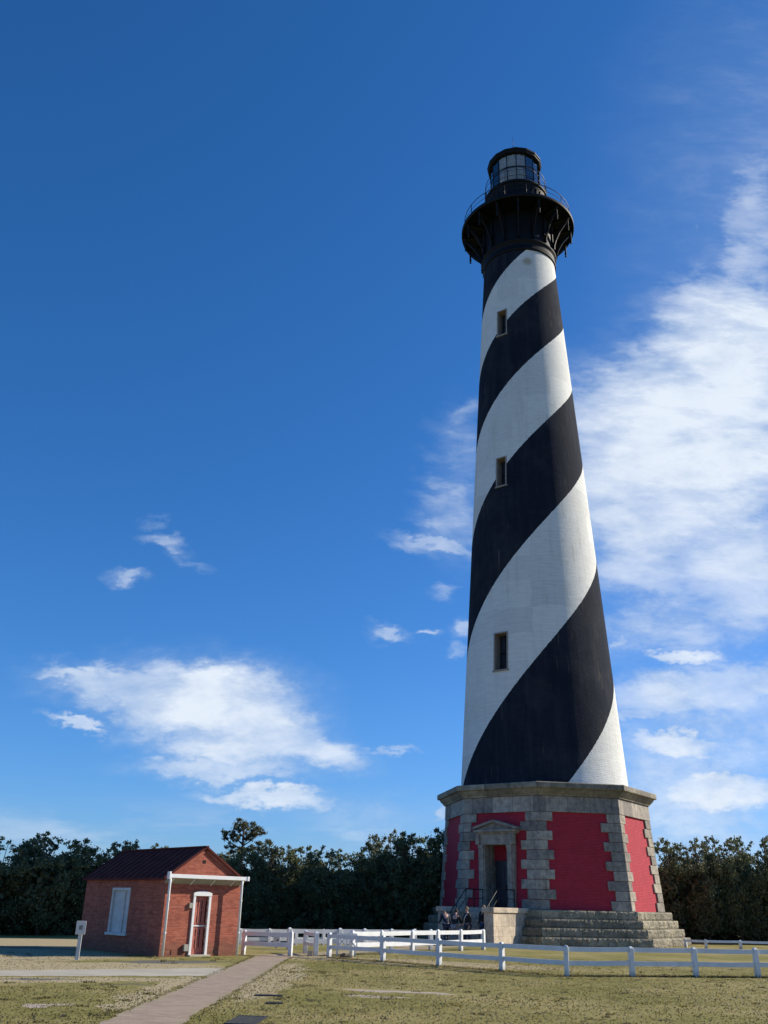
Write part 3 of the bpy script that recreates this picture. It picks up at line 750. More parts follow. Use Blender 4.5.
# ---- top of the tower
mb = MB(); mb.lathe([(2.68, 46.605), (2.78, 46.605), (2.80, 46.7), (2.80, 46.8), (2.74, 46.84), (2.74, 47.38), (2.86, 47.42), (2.88, 47.52), (2.82, 47.6), (2.72, 47.62)], 72); mb.build('collar', M['iron'], LH)
mb = MB(); mb.lathe([(2.72, 47.5), (2.72, 50.37)], 72); mb.build('service_room', M['iron'], LH)
mb = MB(); mb.lathe([(2.6, 50.35), (4.26, 50.35), (4.28, 50.27), (4.36, 50.27), (4.38, 50.37), (4.38, 50.53), (4.32, 50.58), (2.2, 50.6)], 96); mb.build('gallery_deck', M['iron'], LH)
NB_ = 16
for i in range(NB_):
    a = CAM0 + R(2) + 2 * PI * i / NB_; o_ = Vector((math.cos(a), math.sin(a), 0)); tn = Vector((-math.sin(a), math.cos(a), 0))
    P = lambda r, z: o_ * r + Vector((0, 0, z))
    mb = MB(); w = .11
    def web(pts, w):
        vs = [p - tn * w / 2 for p in pts] + [p + tn * w / 2 for p in pts]; n = len(pts)
        mb.add(vs, [tuple(range(n)), tuple(range(n, 2 * n))[::-1]] + [(j, n + j, n + (j + 1) % n, (j + 1) % n) for j in range(n)])
    web([P(2.74, 47.7), P(2.95, 47.7), P(2.97, 48.05), P(3.12, 48.5), P(3.42, 49.1), P(3.85, 49.65), P(4.0, 49.8), P(4.0, 50.0), P(3.75, 49.9), P(3.3, 49.4), P(3.0, 48.8), P(2.88, 48.4), P(2.74, 48.2)], w)
    web([P(2.74, 50.15), P(4.23, 50.15), P(4.23, 50.34), P(2.74, 50.34)], w)
    web([P(2.74, 48.25), P(2.84, 48.25), P(2.84, 50.13), P(2.74, 50.13)], w)
    br = mb.build('gallery_bracket', M['iron'], LH)
    mb = MB(); c = P(4.08, 0)
    mb.lathe([(.001, 49.02), (.05, 49.06), (.085, 49.14), (.05, 49.22), (.05, 49.28), (.09, 49.32), (.09, 49.42), (.07, 49.45), (.07, 50.1), (.11, 50.15), (.11, 50.34)], 10, c=(c.x, c.y))
    mb.build('bracket_pendant', M['iron'], br)
def railing(name, r, z, h, rails, nb, bars, parent=LH, rp=.03):
    mb = MB()
    for q in rails:
        n = 72; mb.tube([(r * math.cos(2 * PI * k / n), r * math.sin(2 * PI * k / n), z + q) for k in range(n + 1)], .028 if q == rails[-1] else .017, 6, cap=False)
    for k in range(nb):
        a = CAM0 + 2 * PI * (k + .5) / nb; mb.tube([(r * math.cos(a), r * math.sin(a), z), (r * math.cos(a), r * math.sin(a), z + h)], rp, 6)
    for k in range(bars):
        a = 2 * PI * (k + .5) / bars; mb.tube([(r * math.cos(a), r * math.sin(a), z), (r * math.cos(a), r * math.sin(a), z + rails[0 if len(rails) == 1 else -1])], .012, 4, cap=False)
    return mb.build(name, M['ironrail'], parent)
railing('gallery_railing', 4.12, 50.58, 1.15, [.15, .65, 1.12], 16, 0)
mb = MB(); mb.lathe([(2.30, 50.55), (2.34, 50.7), (2.28, 50.55), (2.28, 53.2), (2.36, 53.3), (2.36, 53.5)], 48)
for k in range(32):
    a = 2 * PI * k / 32; mb.bar((2.30 * math.cos(a), 2.30 * math.sin(a), 50.5), (2.30 * math.cos(a), 2.30 * math.sin(a), 53.25), .07, .07)
mb.build('watch_room', M['iron'], LH)
mb = MB(); mb.lathe([(2.2, 53.45), (2.44, 53.5), (2.48, 53.55), (2.48, 53.70), (2.42, 53.73), (1.9, 53.75)], 64); mb.build('lantern_deck', M['iron'], LH)
railing('lantern_railing', 2.38, 53.72, 1.4, [.45, .98, 1.38], 10, 0, rp=.022)
LA = CAM0 + R(5)
NL = 16
mb = MB(); mb.lathe([(1.99, 53.74), (1.99, 54.05), (1.93, 54.08), (1.93, 54.09)], NL, LA, smooth=False)
lr = mb.build('lantern_room', M['iron'], LH)
for k in range(NL):
    a0 = LA + 2 * PI * k / NL; a1 = a0 + 2 * PI / NL; rg = 1.93
    p = [Vector((rg * math.cos(a), rg * math.sin(a), z)) for z in (54.08, 56.9) for a in (a0, a1)]
    mb = MB(); mb.add([p[0], p[1], p[3], p[2]], [(0, 1, 2, 3)]); nn_ = (p[0] + p[1]) / 2; nn_.z = 0; nn_.normalize()
    mb.build('lantern_pane', M['glass'], lr)
    mb = MB(); mb.bar(p[0], p[2], .06, .06); mb.bar(p[0].lerp(p[2], .5), p[1].lerp(p[3], .5), .05, .05); mb.build('mullion', M['iron'], lr)
mb = MB(); n = 120; kk = [k for k in range(n) if ((2 * PI * k / n - (CAM0 - R(42))) % (2 * PI)) < R(71)]; k0 = [k for k in kk if (k - 1) % n not in kk][0]; kk = [(k0 + j) % n for j in range(len(kk))]
mb.add([((1.80 + .03 * math.sin(k * 2 * PI / 5)) * math.cos(2 * PI * k / n), (1.80 + .03 * math.sin(k * 2 * PI / 5)) * math.sin(2 * PI * k / n), z) for z in (53.8, 56.85) for k in kk],
       [(j, j + 1, len(kk) + j + 1, len(kk) + j) for j in range(len(kk) - 1)], smooth=True)
mb.build('lantern_curtain', M['curtain'], lr)
mb = MB(); mb.lathe([(1.8, 56.87), (2.08, 56.87), (2.14, 56.92), (2.14, 57.05), (2.20, 57.10), (2.20, 57.24), (2.12, 57.28), (1.5, 57.8), (.7, 58.35), (.3, 58.6), (.2, 58.7), (.2, 58.85), (.26, 58.92), (.26, 59.05), (.14, 59.2), (.03, 59.3)], NL, LA, smooth=False)
rf_ = mb.build('lantern_roof', M['iron'], LH)
mb = MB(); mb.tube([(0, 0, 59.4), (0, 0, 60.6)], [.025, .008], 6); mb.build('lightning_rod', M['ironrail'], rf_)
mb = MB(); mb.lathe([(.01, 56.95), (2.05, 56.90)], NL, LA, smooth=False); mb.build('lantern_ceiling', M['iron'], rf_)

# ------------------------------------------------------------------ brick hut
HA = .728
HUT = empty('brick_hut', (-6.941, 32.495, 0), HA, label='small red brick hut with dark metal gable roof and narrow red door', cat='hut')
# local frame: x along the door front, y back along the shuttered side ; front wall at y=0, left wall at x=0
WH, LHh, HZ, RZ = 2.97, 5.92, 2.36, 3.36
DX0, DX1, DZ = 1.16, 1.68, 1.86       # door opening
mb = MB()
def wallq(p, uv): mb.add(p, [(0, 1, 2, 3)] if len(p) == 4 else [tuple(range(len(p)))], 0, uvs=[uv])
def fr(x0, x1, z0, z1): wallq([(x0, 0, z0), (x1, 0, z0), (x1, 0, z1), (x0, 0, z1)], [(x0, z0), (x1, z0), (x1, z1), (x0, z1)])
fr(0, DX0, -.02, DZ); fr(DX1, WH, -.02, DZ); fr(0, WH, DZ, HZ)
wallq([(0, 0, HZ), (WH, 0, HZ), (WH / 2 - .10, 0, RZ)], [(0, HZ), (WH, HZ), (WH / 2, RZ)])
wallq([(WH, LHh, -.02), (0, LHh, -.02), (0, LHh, HZ), (WH, LHh, HZ)], [(0, 0), (WH, 0), (WH, HZ), (0, HZ)])
wallq([(WH, LHh, HZ), (0, LHh, HZ), (WH / 2 - .10, LHh, RZ)], [(0, HZ), (WH, HZ), (WH / 2, RZ)])
wallq([(WH, 0, -.02), (WH, LHh, -.02), (WH, LHh, HZ), (WH, 0, HZ)], [(20, 0), (20 + LHh, 0), (20 + LHh, HZ), (20, HZ)])
WY0, WY1, WZ0, WZ1 = 2.38, 3.72, .62, 2.06
for (y0, y1, z0, z1) in ((0, WY0, -.02, HZ), (WY1, LHh, -.02, HZ), (WY0, WY1, -.02, WZ0), (WY0, WY1, WZ1, HZ)):
    wallq([(0, y1, z0), (0, y0, z0), (0, y0, z1), (0, y1, z1)], [(-y1 - 3, z0), (-y0 - 3, z0), (-y0 - 3, z1), (-y1 - 3, z1)])
for (q) in (([(DX0, 0, 0), (DX0, .16, 0), (DX0, .16, DZ), (DX0, 0, DZ)]), ([(DX1, .16, 0), (DX1, 0, 0), (DX1, 0, DZ), (DX1, .16, DZ)]), ([(DX0, 0, DZ), (DX0, .16, DZ), (DX1, .16, DZ), (DX1, 0, DZ)])):
    wallq(q, [(0, 0), (.16, 0), (.16, 1), (0, 1)])
wall = mb.build('brick_wall', M['hutbrick'], HUT)
# brick raking course on the gable and vent hole
mb = MB()
for s in (0, 1):
    x0 = -.10 if s == 0 else WH + .10; zed = HZ - .02
    a = Vector((x0, -.04, zed)); b = Vector((WH / 2 - .10, -.04, RZ + .03)); n = Vector((b.z - a.z, 0, -(b.x - a.x))).normalized()
    if n.z > 0: n = -n
    p = [a, b, b + n * .13, a + n * .13]
    vs = [q for q in p] + [q + Vector((0, .08, 0)) for q in p]
    mb.add(vs, [(0, 1, 2, 3), (7, 6, 5, 4), (0, 4, 5, 1), (1, 5, 6, 2), (2, 6, 7, 3), (3, 7, 4, 0)], 0, uvs=[[(0, 0), (1.8, 0), (1.8, .13), (0, .13)]] * 6)
mb.build('gable_course', M['hutbrick'], wall)
mb = MB(); mb.box(1.33, 1.44, -.012, .02, 2.88, 2.98); mb.build('gable_vent', M['hole'], wall)
for x in (.42, 2.05):
    mb = MB(); mb.box(x, x + .025, -.010, .02, .06, .2); mb.build('weep_slot', M['hole'], wall)
# roof with standing seams
mb = MB(); oh = .10
for s in (-1, 1):
    xe = -.14 if s < 0 else WH + .05; k = (RZ - HZ) / (WH / 2); ze = HZ - (.12 if s < 0 else .06) * k
    e0 = Vector((xe, -oh, ze + .03)); e1 = Vector((xe, LHh + oh, ze + .03)); r0 = Vector((WH / 2 - .10, -oh, RZ + .005)); r1 = Vector((WH / 2 - .10, LHh + oh, RZ + .005)); dz = Vector((0, 0, .05))
    vs = [e0, e1, r1, r0, e0 + dz, e1 + dz, r1 + dz, r0 + dz]
    mb.add(vs, [(0, 1, 2, 3), (7, 6, 5, 4), (0, 4, 5, 1), (1, 5, 6, 2), (2, 6, 7, 3), (3, 7, 4, 0)])
    for j in range(15):
        y = -oh + .03 + j * (LHh + 2 * oh - .06) / 14; mb.bar((xe, y, ze + .10), (WH / 2 - .10, y, RZ + .065), .03, .035)
mb.bar((WH / 2 - .10, -oh - .02, RZ + .06), (WH / 2 - .10, LHh + oh + .02, RZ + .06), .12, .05)
mb.build('roof', M['rooftin'], HUT)
# door
mb = MB(); mb.box(DX0, DX1, .10, .14, .0, DZ)
for i in range(3):
    x = DX0 + .05 + i * .155
    mb.box(x, x + .12, .085, .10, .98, 1.72); mb.box(x, x + .12, .085, .10, .22, .86)
dr = mb.build('door', M['reddoor'], HUT, .004)
mb = MB()
for i in range(3):
    x = DX0 + .045 + i * .155
    for z0, z1 in ((1.02, 1.22 + .16 * i), (1.5 - .05 * i, 1.70), (.26, .5 + .1 * (i % 2)), (.62, .82)): mb.box(x + .122, x + .142, .078, .099, z0, z1)
mb.build('door_gap', M['hole'], dr)
for z in (.90,):
    mb = MB(); mb.box(DX0 + .01, DX1 - .01, .07, .084, z, z + .035); mb.build('door_rail', M['trim'], dr)
mb = MB()
fw_ = .09
mb.box(DX0 - fw_, DX0, -.05, .06, .0, DZ + .02); mb.box(DX1, DX1 + fw_, -.05, .06, .0, DZ + .02)
arc = [(DX0 - fw_ - .01, DZ - .02), (DX0 - fw_ - .01, DZ + .06)] + [(DX0 - fw_ + (DX1 - DX0 + 2 * fw_) * k / 10, DZ + .08 + .06 * math.sin(PI * k / 10)) for k in range(11)] + [(DX1 + fw_ + .01, DZ + .06), (DX1 + fw_ + .01, DZ - .02)]
n = len(arc); mb.add([(x, -.062, z) for x, z in arc] + [(x, .05, z) for x, z in arc], [tuple(range(n))[::-1], tuple(range(n, 2 * n))] + [(i, (i + 1) % n, n + (i + 1) % n, n + i) for i in range(n)])
mb.build('door_frame', M['trim'], HUT, .006)
mb = MB(); mb.box(DX0 - fw_ - .05, DX1 + fw_ + .05, -.22, .1, -.01, .05); mb.build('door_step', M['concrete'], HUT, .01)
# shuttered window on the long side
mb = MB(); mb.box(.05, .09, WY0, WY1, WZ0, WZ1)
win = mb.build('window', M['boards'], HUT)
mb = MB()
mb.box(-.03, .05, WY0, WY0 + .10, WZ0, WZ1); mb.box(-.03, .05, WY1 - .10, WY1, WZ0, WZ1); mb.box(-.03, .05, WY0 + .1, WY1 - .1, WZ1 - .09, WZ1); mb.box(.0, .05, WY0 + .40, WY0 + .46, WZ0, WZ1 - .09)
mb.build('window_frame', M['boards'], win, .005)
mb = MB(); mb.box(-.09, .06, WY0 - .08, WY1 + .08, WZ0 - .09, WZ0); mb.build('window_sill', M['boards'], win, .008)
# pent gutter on brackets with two downspouts
GY = -.36
mb = MB(); mb.box(-.10, 2.98, GY, GY + .05, 2.37, 2.49); mb.box(-.10, 2.98, GY + .05, GY + .09, 2.37, 2.40)
mb.box(-.13, -.06, GY - .02, GY + .14, 2.33, 2.56); mb.box(2.96, 3.05, GY - .02, GY + .14, 2.36, 2.50)
gt = mb.build('gutter', M['trim'], HUT, .008)
mb = MB(); mb.hexa([(-.06, GY + .09, 2.36), (2.96, GY + .09, 2.36), (2.96, -.003, 2.20), (-.06, -.003, 2.20), (-.06, GY + .09, 2.39), (2.96, GY + .09, 2.39), (2.96, -.003, 2.36), (-.06, -.003, 2.36)]); mb.build('gutter_soffit', M['boardrail'], gt)
for x in (.12, .9, 1.7, 2.5, 2.88):
    mb = MB(); mb.bar((x, GY + .09, 2.345), (x, -.01, 2.185), .03, .03); mb.build('gutter_bracket', M['trim'], gt)
for x in (-.04, 2.80):
    mb = MB(); mb.tube([(x, GY + .05, 2.36), (x, GY + .06, 2.2), (x, GY + .06, .04)], .042, 10); 
    for z in (.7, 1.7): mb.lathe([(.05, z), (.05, z + .05)], 10, c=(x, GY + .06))
    mb.build('downspout', M['trim'], HUT)
mb = MB(); mb.box(.92, 1.04, -.07, .01, 1.46, 1.62); lamp_ = mb.build('junction_box', M['boardrail'], HUT, .006)
mb = MB(); mb.box(.86, 1.02, -.09, .01, .16, .36); mb.build('meter_box', M['boardrail'], HUT, .006)

# ------------------------------------------------------------------ fences
def fence(name, pts, label, cat, group=None, h=.78, rails=((.62, .74), (.28, .40)), pw=.13, rt=.05, post_mask=None, ext=0):
    root = empty(name, (pts[0][0], pts[0][1], 0), label=label, cat=cat, group=group)
    ox, oy = pts[0]
    for i, (x, y) in enumerate(pts):
        a = pts[max(0, i - 1)]; b = pts[min(len(pts) - 1, i + 1)]; ang = math.atan2(b[1] - a[1], b[0] - a[0])
        dx, dy = x - ox, y - oy; hh = h + random.uniform(-.008, .012)
        Mx = Matrix.Translation((dx, dy, 0)) @ Matrix.Rotation(ang, 4, 'Z') @ Matrix.Rotation(random.uniform(-.012, .012), 4, 'Y')
        mb = MB(); w = pw / 2; mb.box(-w, w, -w, w, -.03, hh - .05, M=Mx)
        p = [(-w, -w, hh - .05), (w, -w, hh - .05), (w, w, hh - .05), (-w, w, hh - .05)]; q = [(-w * .45, -w * .45, hh), (w * .45, -w * .45, hh), (w * .45, w * .45, hh), (-w * .45, w * .45, hh)]
        mb.hexa([Mx @ Vector(s) for s in p + q])
        mb.build('post', M['white'], root, .006)
    for a, b in zip(pts[:-1], pts[1:]):
        d = Vector((b[0] - a[0], b[1] - a[1], 0)).normalized()
        for (z0, z1) in rails:
            j0, j1 = random.uniform(-.008, .008), random.uniform(-.008, .008)
            p0 = Vector((a[0] - ox, a[1] - oy, (z0 + z1) / 2 + j0)) + d * (pw / 2 - .01); p1 = Vector((b[0] - ox, b[1] - oy, (z0 + z1) / 2 + j1)) - d * (pw / 2 - .01)
            mid = p0.lerp(p1, .5) + Vector((0, 0, random.uniform(-.012, .002)))
            mb = MB(); mb.bar(p0, mid, rt, z1 - z0); mb.bar(mid, p1, rt, z1 - z0); mb.build('rail', M['white'], root)
    return root
fence('rail_fence', [(-1.52, 34.26), (.31, 32.66), (2.02, 30.98), (3.74, 29.25), (5.34, 27.84), (7.27, 28.3), (9.2, 28.75), (11.12, 29.15), (13.0, 29.55), (14.9, 29.95)],
      'long white two-rail fence crossing the lawn in front of the lighthouse, nearest the camera', 'fence', 'white rail fences')
fence('rail_fence', [(-4.57, 35.2), (-2.88, 34.63)], 'short shaded white fence panel across the brick path beside the hut', 'fence', 'white rail fences', rails=((.60, .74), (.28, .42)))
fence('rail_fence', [(-2.52, 36.88), (-2.04, 35.33)], 'narrow white fence panel of two posts between the path panel and the long front fence', 'fence', 'white rail fences', pw=.15)
fence('rail_fence', [(-6.9, 42.3), (-5.75, 42.8), (-4.54, 43.3), (-3.42, 43.8), (-2.25, 44.4), (-1.1, 45.0), (.1, 45.6)], 'sunlit white fence behind the hut, in front of the dark trees', 'fence', 'white rail fences', h=.64, rails=((.47, .62), (.17, .31)), pw=.13)
fence('rail_fence', [(-3.35, 39.5), (-1.38, 40.35), (-.39, 40.75), (.72, 41.3), (1.7, 41.75), (2.4, 42.1)], 'sunlit white fence running in the middle, behind the braced gate', 'fence', 'white rail fences', h=.80, rails=((.60, .75), (.22, .38)), pw=.15)
fence('rail_fence', [(-.78, 36.1), (.28, 37.55), (1.5, 39.15), (2.6, 40.6), (3.65, 42.0), (4.79, 43.7)], 'sunlit white fence ending at the foot of the lighthouse porch', 'fence', 'white rail fences', h=.82, rails=((.63, .78), (.27, .42)), pw=.15)
fence('rail_fence', [(16.3, 52.1), (17.15, 51.5), (19.05, 51.8), (21.1, 52.0), (23.2, 52.2)], 'distant shaded white fence on the right, behind the lighthouse steps', 'fence', 'white rail fences', h=.42, rails=((.27, .38),))
# braced gate
gr = empty('gate', (-1.33, 35.7, 0), R(2), label='small white field gate with crossed braces behind the first post of the front fence', cat='gate')
mb = MB(); mb.bar((0, 0, .22), (0, 0, .70), .07, .04); mb.bar((.72, 0, .22), (.72, 0, .70), .07, .04); mb.bar((.36, 0, .22), (.36, 0, .70), .05, .04); mb.bar((0, 0, .70), (.72, 0, .70), .05, .07); mb.bar((0, 0, .24), (.72, 0, .24), .05, .07)
mb.build('gate_frame', M['white'], gr)
mb = MB(); mb.bar((.02, .03, .27), (.36, .03, .66), .025, .05); mb.bar((.02, .03, .66), (.36, .03, .27), .025, .05); mb.bar((.36, .03, .27), (.70, .03, .66), .025, .05); mb.bar((.36, .03, .66), (.70, .03, .27), .025, .05)
mb.build('gate_brace', M['white'], gr)
for x in (.03, .66):
    mb = MB(); mb.box(x - .03, x + .03, -.03, .03, -.02, .20); mb.build('gate_foot', M['white'], gr)
def rock(name, x, y, z, s, m, label, cat, group=None):
    bm = bmesh.new(); bmesh.ops.create_icosphere(bm, subdivisions=2, radius=1)
    for v in bm.verts: v.co = Vector((v.co.x * s[0], v.co.y * s[1], v.co.z * s[2])) * random.uniform(.85, 1.12); v.co.z = max(v.co.z, -s[2] * .4)
    me = bpy.data.meshes.new(name); bm.to_mesh(me); bm.free(); me.materials.append(m); at = me.attributes.new('tint', 'FLOAT', 'FACE'); at.data.foreach_set('value', [.5] * len(me.polygons))
    o = bpy.data.objects.new(name, me); link(o); o.location = (x, y, z + s[2] * .35); return tag(o, label, cat, group)
rock('stone', -1.02, 34.9, 0, (.15, .12, .10), M['bark'], 'larger dark stone on the grass under the braced gate', 'stone')
rock('stone', -.78, 34.85, 0, (.09, .09, .09), M['granite'], 'small pale stone beside the dark stone under the braced gate', 'stone')
mb = MB(); mb.box(-.10, .10, -.08, .08, 0, .17); o = mb.build('stone_block', M['porch'], None, .012, loc=(-2.22, 35.25, 0)); tag(o, 'small tan stone block at the foot of the narrow fence panel', 'stone block')
# utility box
ub = empty('utility_box', (-3.93, 40.4, 0), R(10), label='white utility box on a short stake seen between the fences behind the path', cat='utility box')
mb = MB(); mb.box(-.13, .13, -.08, .08, .20, .56); bx_ = mb.build('box', M['white'], ub, .01)
mb = MB(); mb.tube([(0, -.08, .46), (0, -.10, .46)], .035, 10); mb.tube([(.03, -.08, .30), (.03, -.10, .30)], .03, 10); mb.build('gauge', M['hole'], bx_)
mb = MB(); mb.box(-.035, .035, -.03, .03, -.02, .2); mb.build('stake', M['white'], ub)

# ------------------------------------------------------------------ sign by the hut
sg = empty('sign', (-8.82, 30.0, 0), R(14), label='small white notice sign on a white post left of the brick hut', cat='sign')
mb = MB(); mb.box(-.055, .055, -.05, .05, -.03, 1.0); mb.build('post', M['boards'], sg, .008)
mb = MB(); mb.box(-.15, .13, -.085, -.052, .69, 1.06); sb = mb.build('board', M['boards'], sg, .006)
mb = MB(); mb.box(-.06, .04, -.089, -.086, .82, .94); mb.build('emblem', M['greypatch'], sb)

# ------------------------------------------------------------------ drain grates
def grate(x, y, w, l, nb, rz, label):
    g = empty('drain_grate', (x, y, .006), rz, label=label, cat='drain grate', group='steel drain grates in the lawn')
    mb = MB(); mb.box(-w / 2 - .03, w / 2 + .03, -l / 2 - .03, l / 2 + .03, 0, .004); mb.build('pit', M['hole'], g)
    mb = MB()
    for s in (-1, 1): mb.box(-w / 2 - .03, w / 2 + .03, s * l / 2 - .02, s * l / 2 + .02, .002, .014); mb.box(s * w / 2 - .02, s * w / 2 + .02, -l / 2 + .021, l / 2 - .021, .002, .014)
    mb.build('frame', M['gratesteel'], g)
    mb = MB()
    for i in range(nb):
        xx = -w / 2 + (i + .5) * w / nb; mb.box(xx - w / nb * .24, xx + w / nb * .24, -l / 2 + .022, l / 2 - .022, .004, .012)
    mb.build('bars', M['gratesteel'], g)
grate(-1.95, 16.05, .42, 1.05, 9, R(-4), 'largest drain grate, nearest the camera at the edge of the path lawn')
grate(-1.80, 18.75, .24, .20, 6, R(5), 'smallest drain grate, between the other two')
grate(-2.05, 20.2, .50, .16, 10, R(-3), 'drain grate farthest from the camera, beside the brick path')
# ------------------------------------------------------------------ plants
def quadcloud(name, P, Sz, tint, m, flat=.0, aspect=1.6, up_bias=0.0):
    """P: n x 3 centres; one leaf-sized quad each"""
    n = len(P)
    a = rng.normal(size=(n, 3)); a[:, 2] += up_bias; a /= np.linalg.norm(a, axis=1)[:, None]
    b = rng.normal(size=(n, 3)); b -= (a * b).sum(1)[:, None] * a; b /= np.linalg.norm(b, axis=1)[:, None]
    s = np.asarray(Sz)[:, None]
    v = np.stack([P - a * s * aspect * .5, P + b * s * .5, P + a * s * aspect * .5, P - b * s * .5], 1).reshape(-1, 3)
    me = bpy.data.meshes.new(name); me.vertices.add(4 * n); me.vertices.foreach_set('co', v.astype(np.float32).ravel())
    me.loops.add(4 * n); me.loops.foreach_set('vertex_index', np.arange(4 * n, dtype=np.int32))
    me.polygons.add(n); me.polygons.foreach_set('loop_start', np.arange(0, 4 * n, 4, dtype=np.int32))
    me.materials.append(m)
    at = me.attributes.new('tint', 'FLOAT', 'FACE'); at.data.foreach_set('value', np.asarray(tint, dtype=np.float32))
    me.update(calc_edges=True); return me

def lobes_to_leaves(L, per, size, shell=.55):
    Ps, Ss, Ts = [], [], []
    for (c, r, tn) in L:
        n = int(per * (r / .5) ** 2); d = rng.normal(size=(n, 3)); d /= np.linalg.norm(d, axis=1)[:, None]
        rad = r * np.abs(shell + rng.normal(0, .38, n) + (1.0 - shell) * .35)
        p = np.array(c) + d * rad[:, None] * np.array([1, 1, .75])
        Ps.append(p); Ss.append(size * rng.uniform(.6, 1.4, n)); Ts.append(np.clip(tn + rng.normal(0, .18, n), 0, 1))
    return np.concatenate(Ps), np.concatenate(Ss), np.concatenate(Ts)

def make_trunk(h, lobes, seed, r0=.13):
    mb = MB(); rs = random.Random(seed)
    pts = []; x = y = 0
    for i in range(7):
        z = h * .8 * i / 6; pts.append((x, y, z - .05)); x += rs.uniform(-.12, .12); y += rs.uniform(-.12, .12)
    mb.tube(pts, [r0 * (1 - .11 * i) for i in range(7)], 8)
    for (c, r, tn) in rs.sample(lobes, min(12, len(lobes))):
        i = rs.randint(1, 5); a = Vector(pts[i]); b = Vector(c); m_ = a.lerp(b, .5) + Vector((0, 0, .12))
        mb.tube([a, m_, b], [r0 * .42, r0 * .28, .012], 5)
    return mb

def oak_proto(seed, w=1.9, h=5.0, spiky=.0):
    rs = random.Random(seed); L = []
    for i in range(20):                      # body down to the ground
        a = rs.uniform(0, 2 * PI); rr = w * math.sqrt(rs.random()) * .85; z = rs.uniform(.3, h * .62)
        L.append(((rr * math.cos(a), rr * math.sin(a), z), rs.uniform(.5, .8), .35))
    for i in range(26):                      # crown lobes
        a = rs.uniform(0, 2 * PI); q = math.sqrt(rs.random()); rr = w * q * .95; top = h * (1 - .30 * q ** 2) - .25
        z = top - rs.random() ** 1.6 * h * .38
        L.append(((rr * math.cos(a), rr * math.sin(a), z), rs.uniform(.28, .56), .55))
    for i in range(34):                      # little sprays that break the outline
        a = rs.uniform(0, 2 * PI); q = rs.uniform(.1, 1.05); rr = w * q; top = h * (1.03 - .30 * q ** 2)
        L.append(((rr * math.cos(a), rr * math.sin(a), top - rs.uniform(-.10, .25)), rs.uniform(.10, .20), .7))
    P, s_, t_ = lobes_to_leaves(L, 330, .085)
    # inner foliage
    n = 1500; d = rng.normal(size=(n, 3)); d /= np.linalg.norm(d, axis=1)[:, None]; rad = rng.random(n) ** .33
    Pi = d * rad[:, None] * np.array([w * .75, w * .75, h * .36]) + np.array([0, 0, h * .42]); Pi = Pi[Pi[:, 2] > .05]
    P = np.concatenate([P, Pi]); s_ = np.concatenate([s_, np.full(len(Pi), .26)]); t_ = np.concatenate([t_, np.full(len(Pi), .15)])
    P[:, 2] = np.abs(P[:, 2]) + .02
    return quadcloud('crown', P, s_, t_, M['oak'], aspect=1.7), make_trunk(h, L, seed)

protos = []
for sd_, w, h in ((1, 1.9, 5.0), (2, 1.6, 5.0), (3, 2.2, 5.0), (4, 1.7, 5.0), (5, 2.0, 5.0), (6, 1.5, 5.0)):
    cm, tmb = oak_proto(sd_, w, h)
    to = tmb.build('trunk', M['bark']); tm = to.data; bpy.data.objects.remove(to)
    protos.append((cm, tm))
TREES = [(-20.6, 49.5, 4.3), (-18.6, 47.5, 4.25), (-17.4, 49.6, 4.55), (-16.3, 48.3, 4.6), (-15.2, 49.6, 4.45), (-15.3, 52, 3.8), (-13.5, 50.8, 4.25), (-13.6, 54, 4.45), (-12.6, 56, 4.4), (-12.0, 58, 4.3), (-10.6, 58, 4.0), (-9.7, 59, 3.9), (-8.75, 57, 4.1), (-7.5, 56, 4.35), (-6.5, 57, 4.85), (-5.5, 58, 4.6), (-4.3, 59, 4.7), (-3.1, 57.4, 4.55), (-2.0, 60, 4.55), (-1.0, 58.4, 4.4), (-.1, 62, 5.6), (.95, 60, 5.7), (1.9, 59, 5.6), (3.0, 61.5, 5.5), (3.9, 59, 5.85), (5.0, 61, 5.8), (6.4, 63, 5.6),
         (17.6, 66, 5.75), (18.6, 62, 5.9), (19.9, 64.5, 5.8), (20.6, 61, 5.9), (21.9, 63.4, 6.2), (22.6, 61, 5.8), (24.0, 63.5, 6.3), (24.9, 60.6, 6.05), (26.4, 62, 6.75), (28.0, 63.5, 6.4), (29.6, 62, 6.3), (-22.6, 48.5, 4.4)]
ords = ['first', 'second', 'third', 'fourth', 'fifth', 'sixth', 'seventh', 'eighth', 'ninth', 'tenth', 'eleventh', 'twelfth', 'thirteenth', 'fourteenth', 'fifteenth', 'sixteenth', 'seventeenth', 'eighteenth', 'nineteenth', 'twentieth']
def dup_tree(cm, tm, x, y, h, rz, sx, label, group):
    r = empty('evergreen_tree', (x, y, 0), rz, label=label, cat='tree', group=group); r.scale = (sx, sx, h * (.965 if abs(x) > 14 else 1.0) / 5.0)
    link(bpy.data.objects.new('trunk', tm), r); link(bpy.data.objects.new('crown', cm), r); return r
rs = random.Random(5)
def region(x, y):
    g = x / y
    if g < -.215: return 'left of the hut', 'left edge'
    if g > .2: return 'right of the lighthouse', 'lighthouse'
    return 'left of the lighthouse', 'hut'
cnt = {}
for (x, y, h) in sorted(TREES, key=lambda q: q[0] / q[1]):
    side, start = region(x, y); k = cnt.get(side, 0); cnt[side] = k + 1
    i = rs.randrange(6); cm, tm = protos[i]
    kind = 'tall dark evergreen' if h > 5.5 else ('low bushy evergreen' if h < 4.3 else 'dark evergreen')
    dup_tree(cm, tm, x, y, h, rs.uniform(0, 2 * PI), rs.uniform(.72, 1.0), f'{kind}, {ords[k]} from the {start}, in the tree line {side}', 'evergreen trees of the wood')
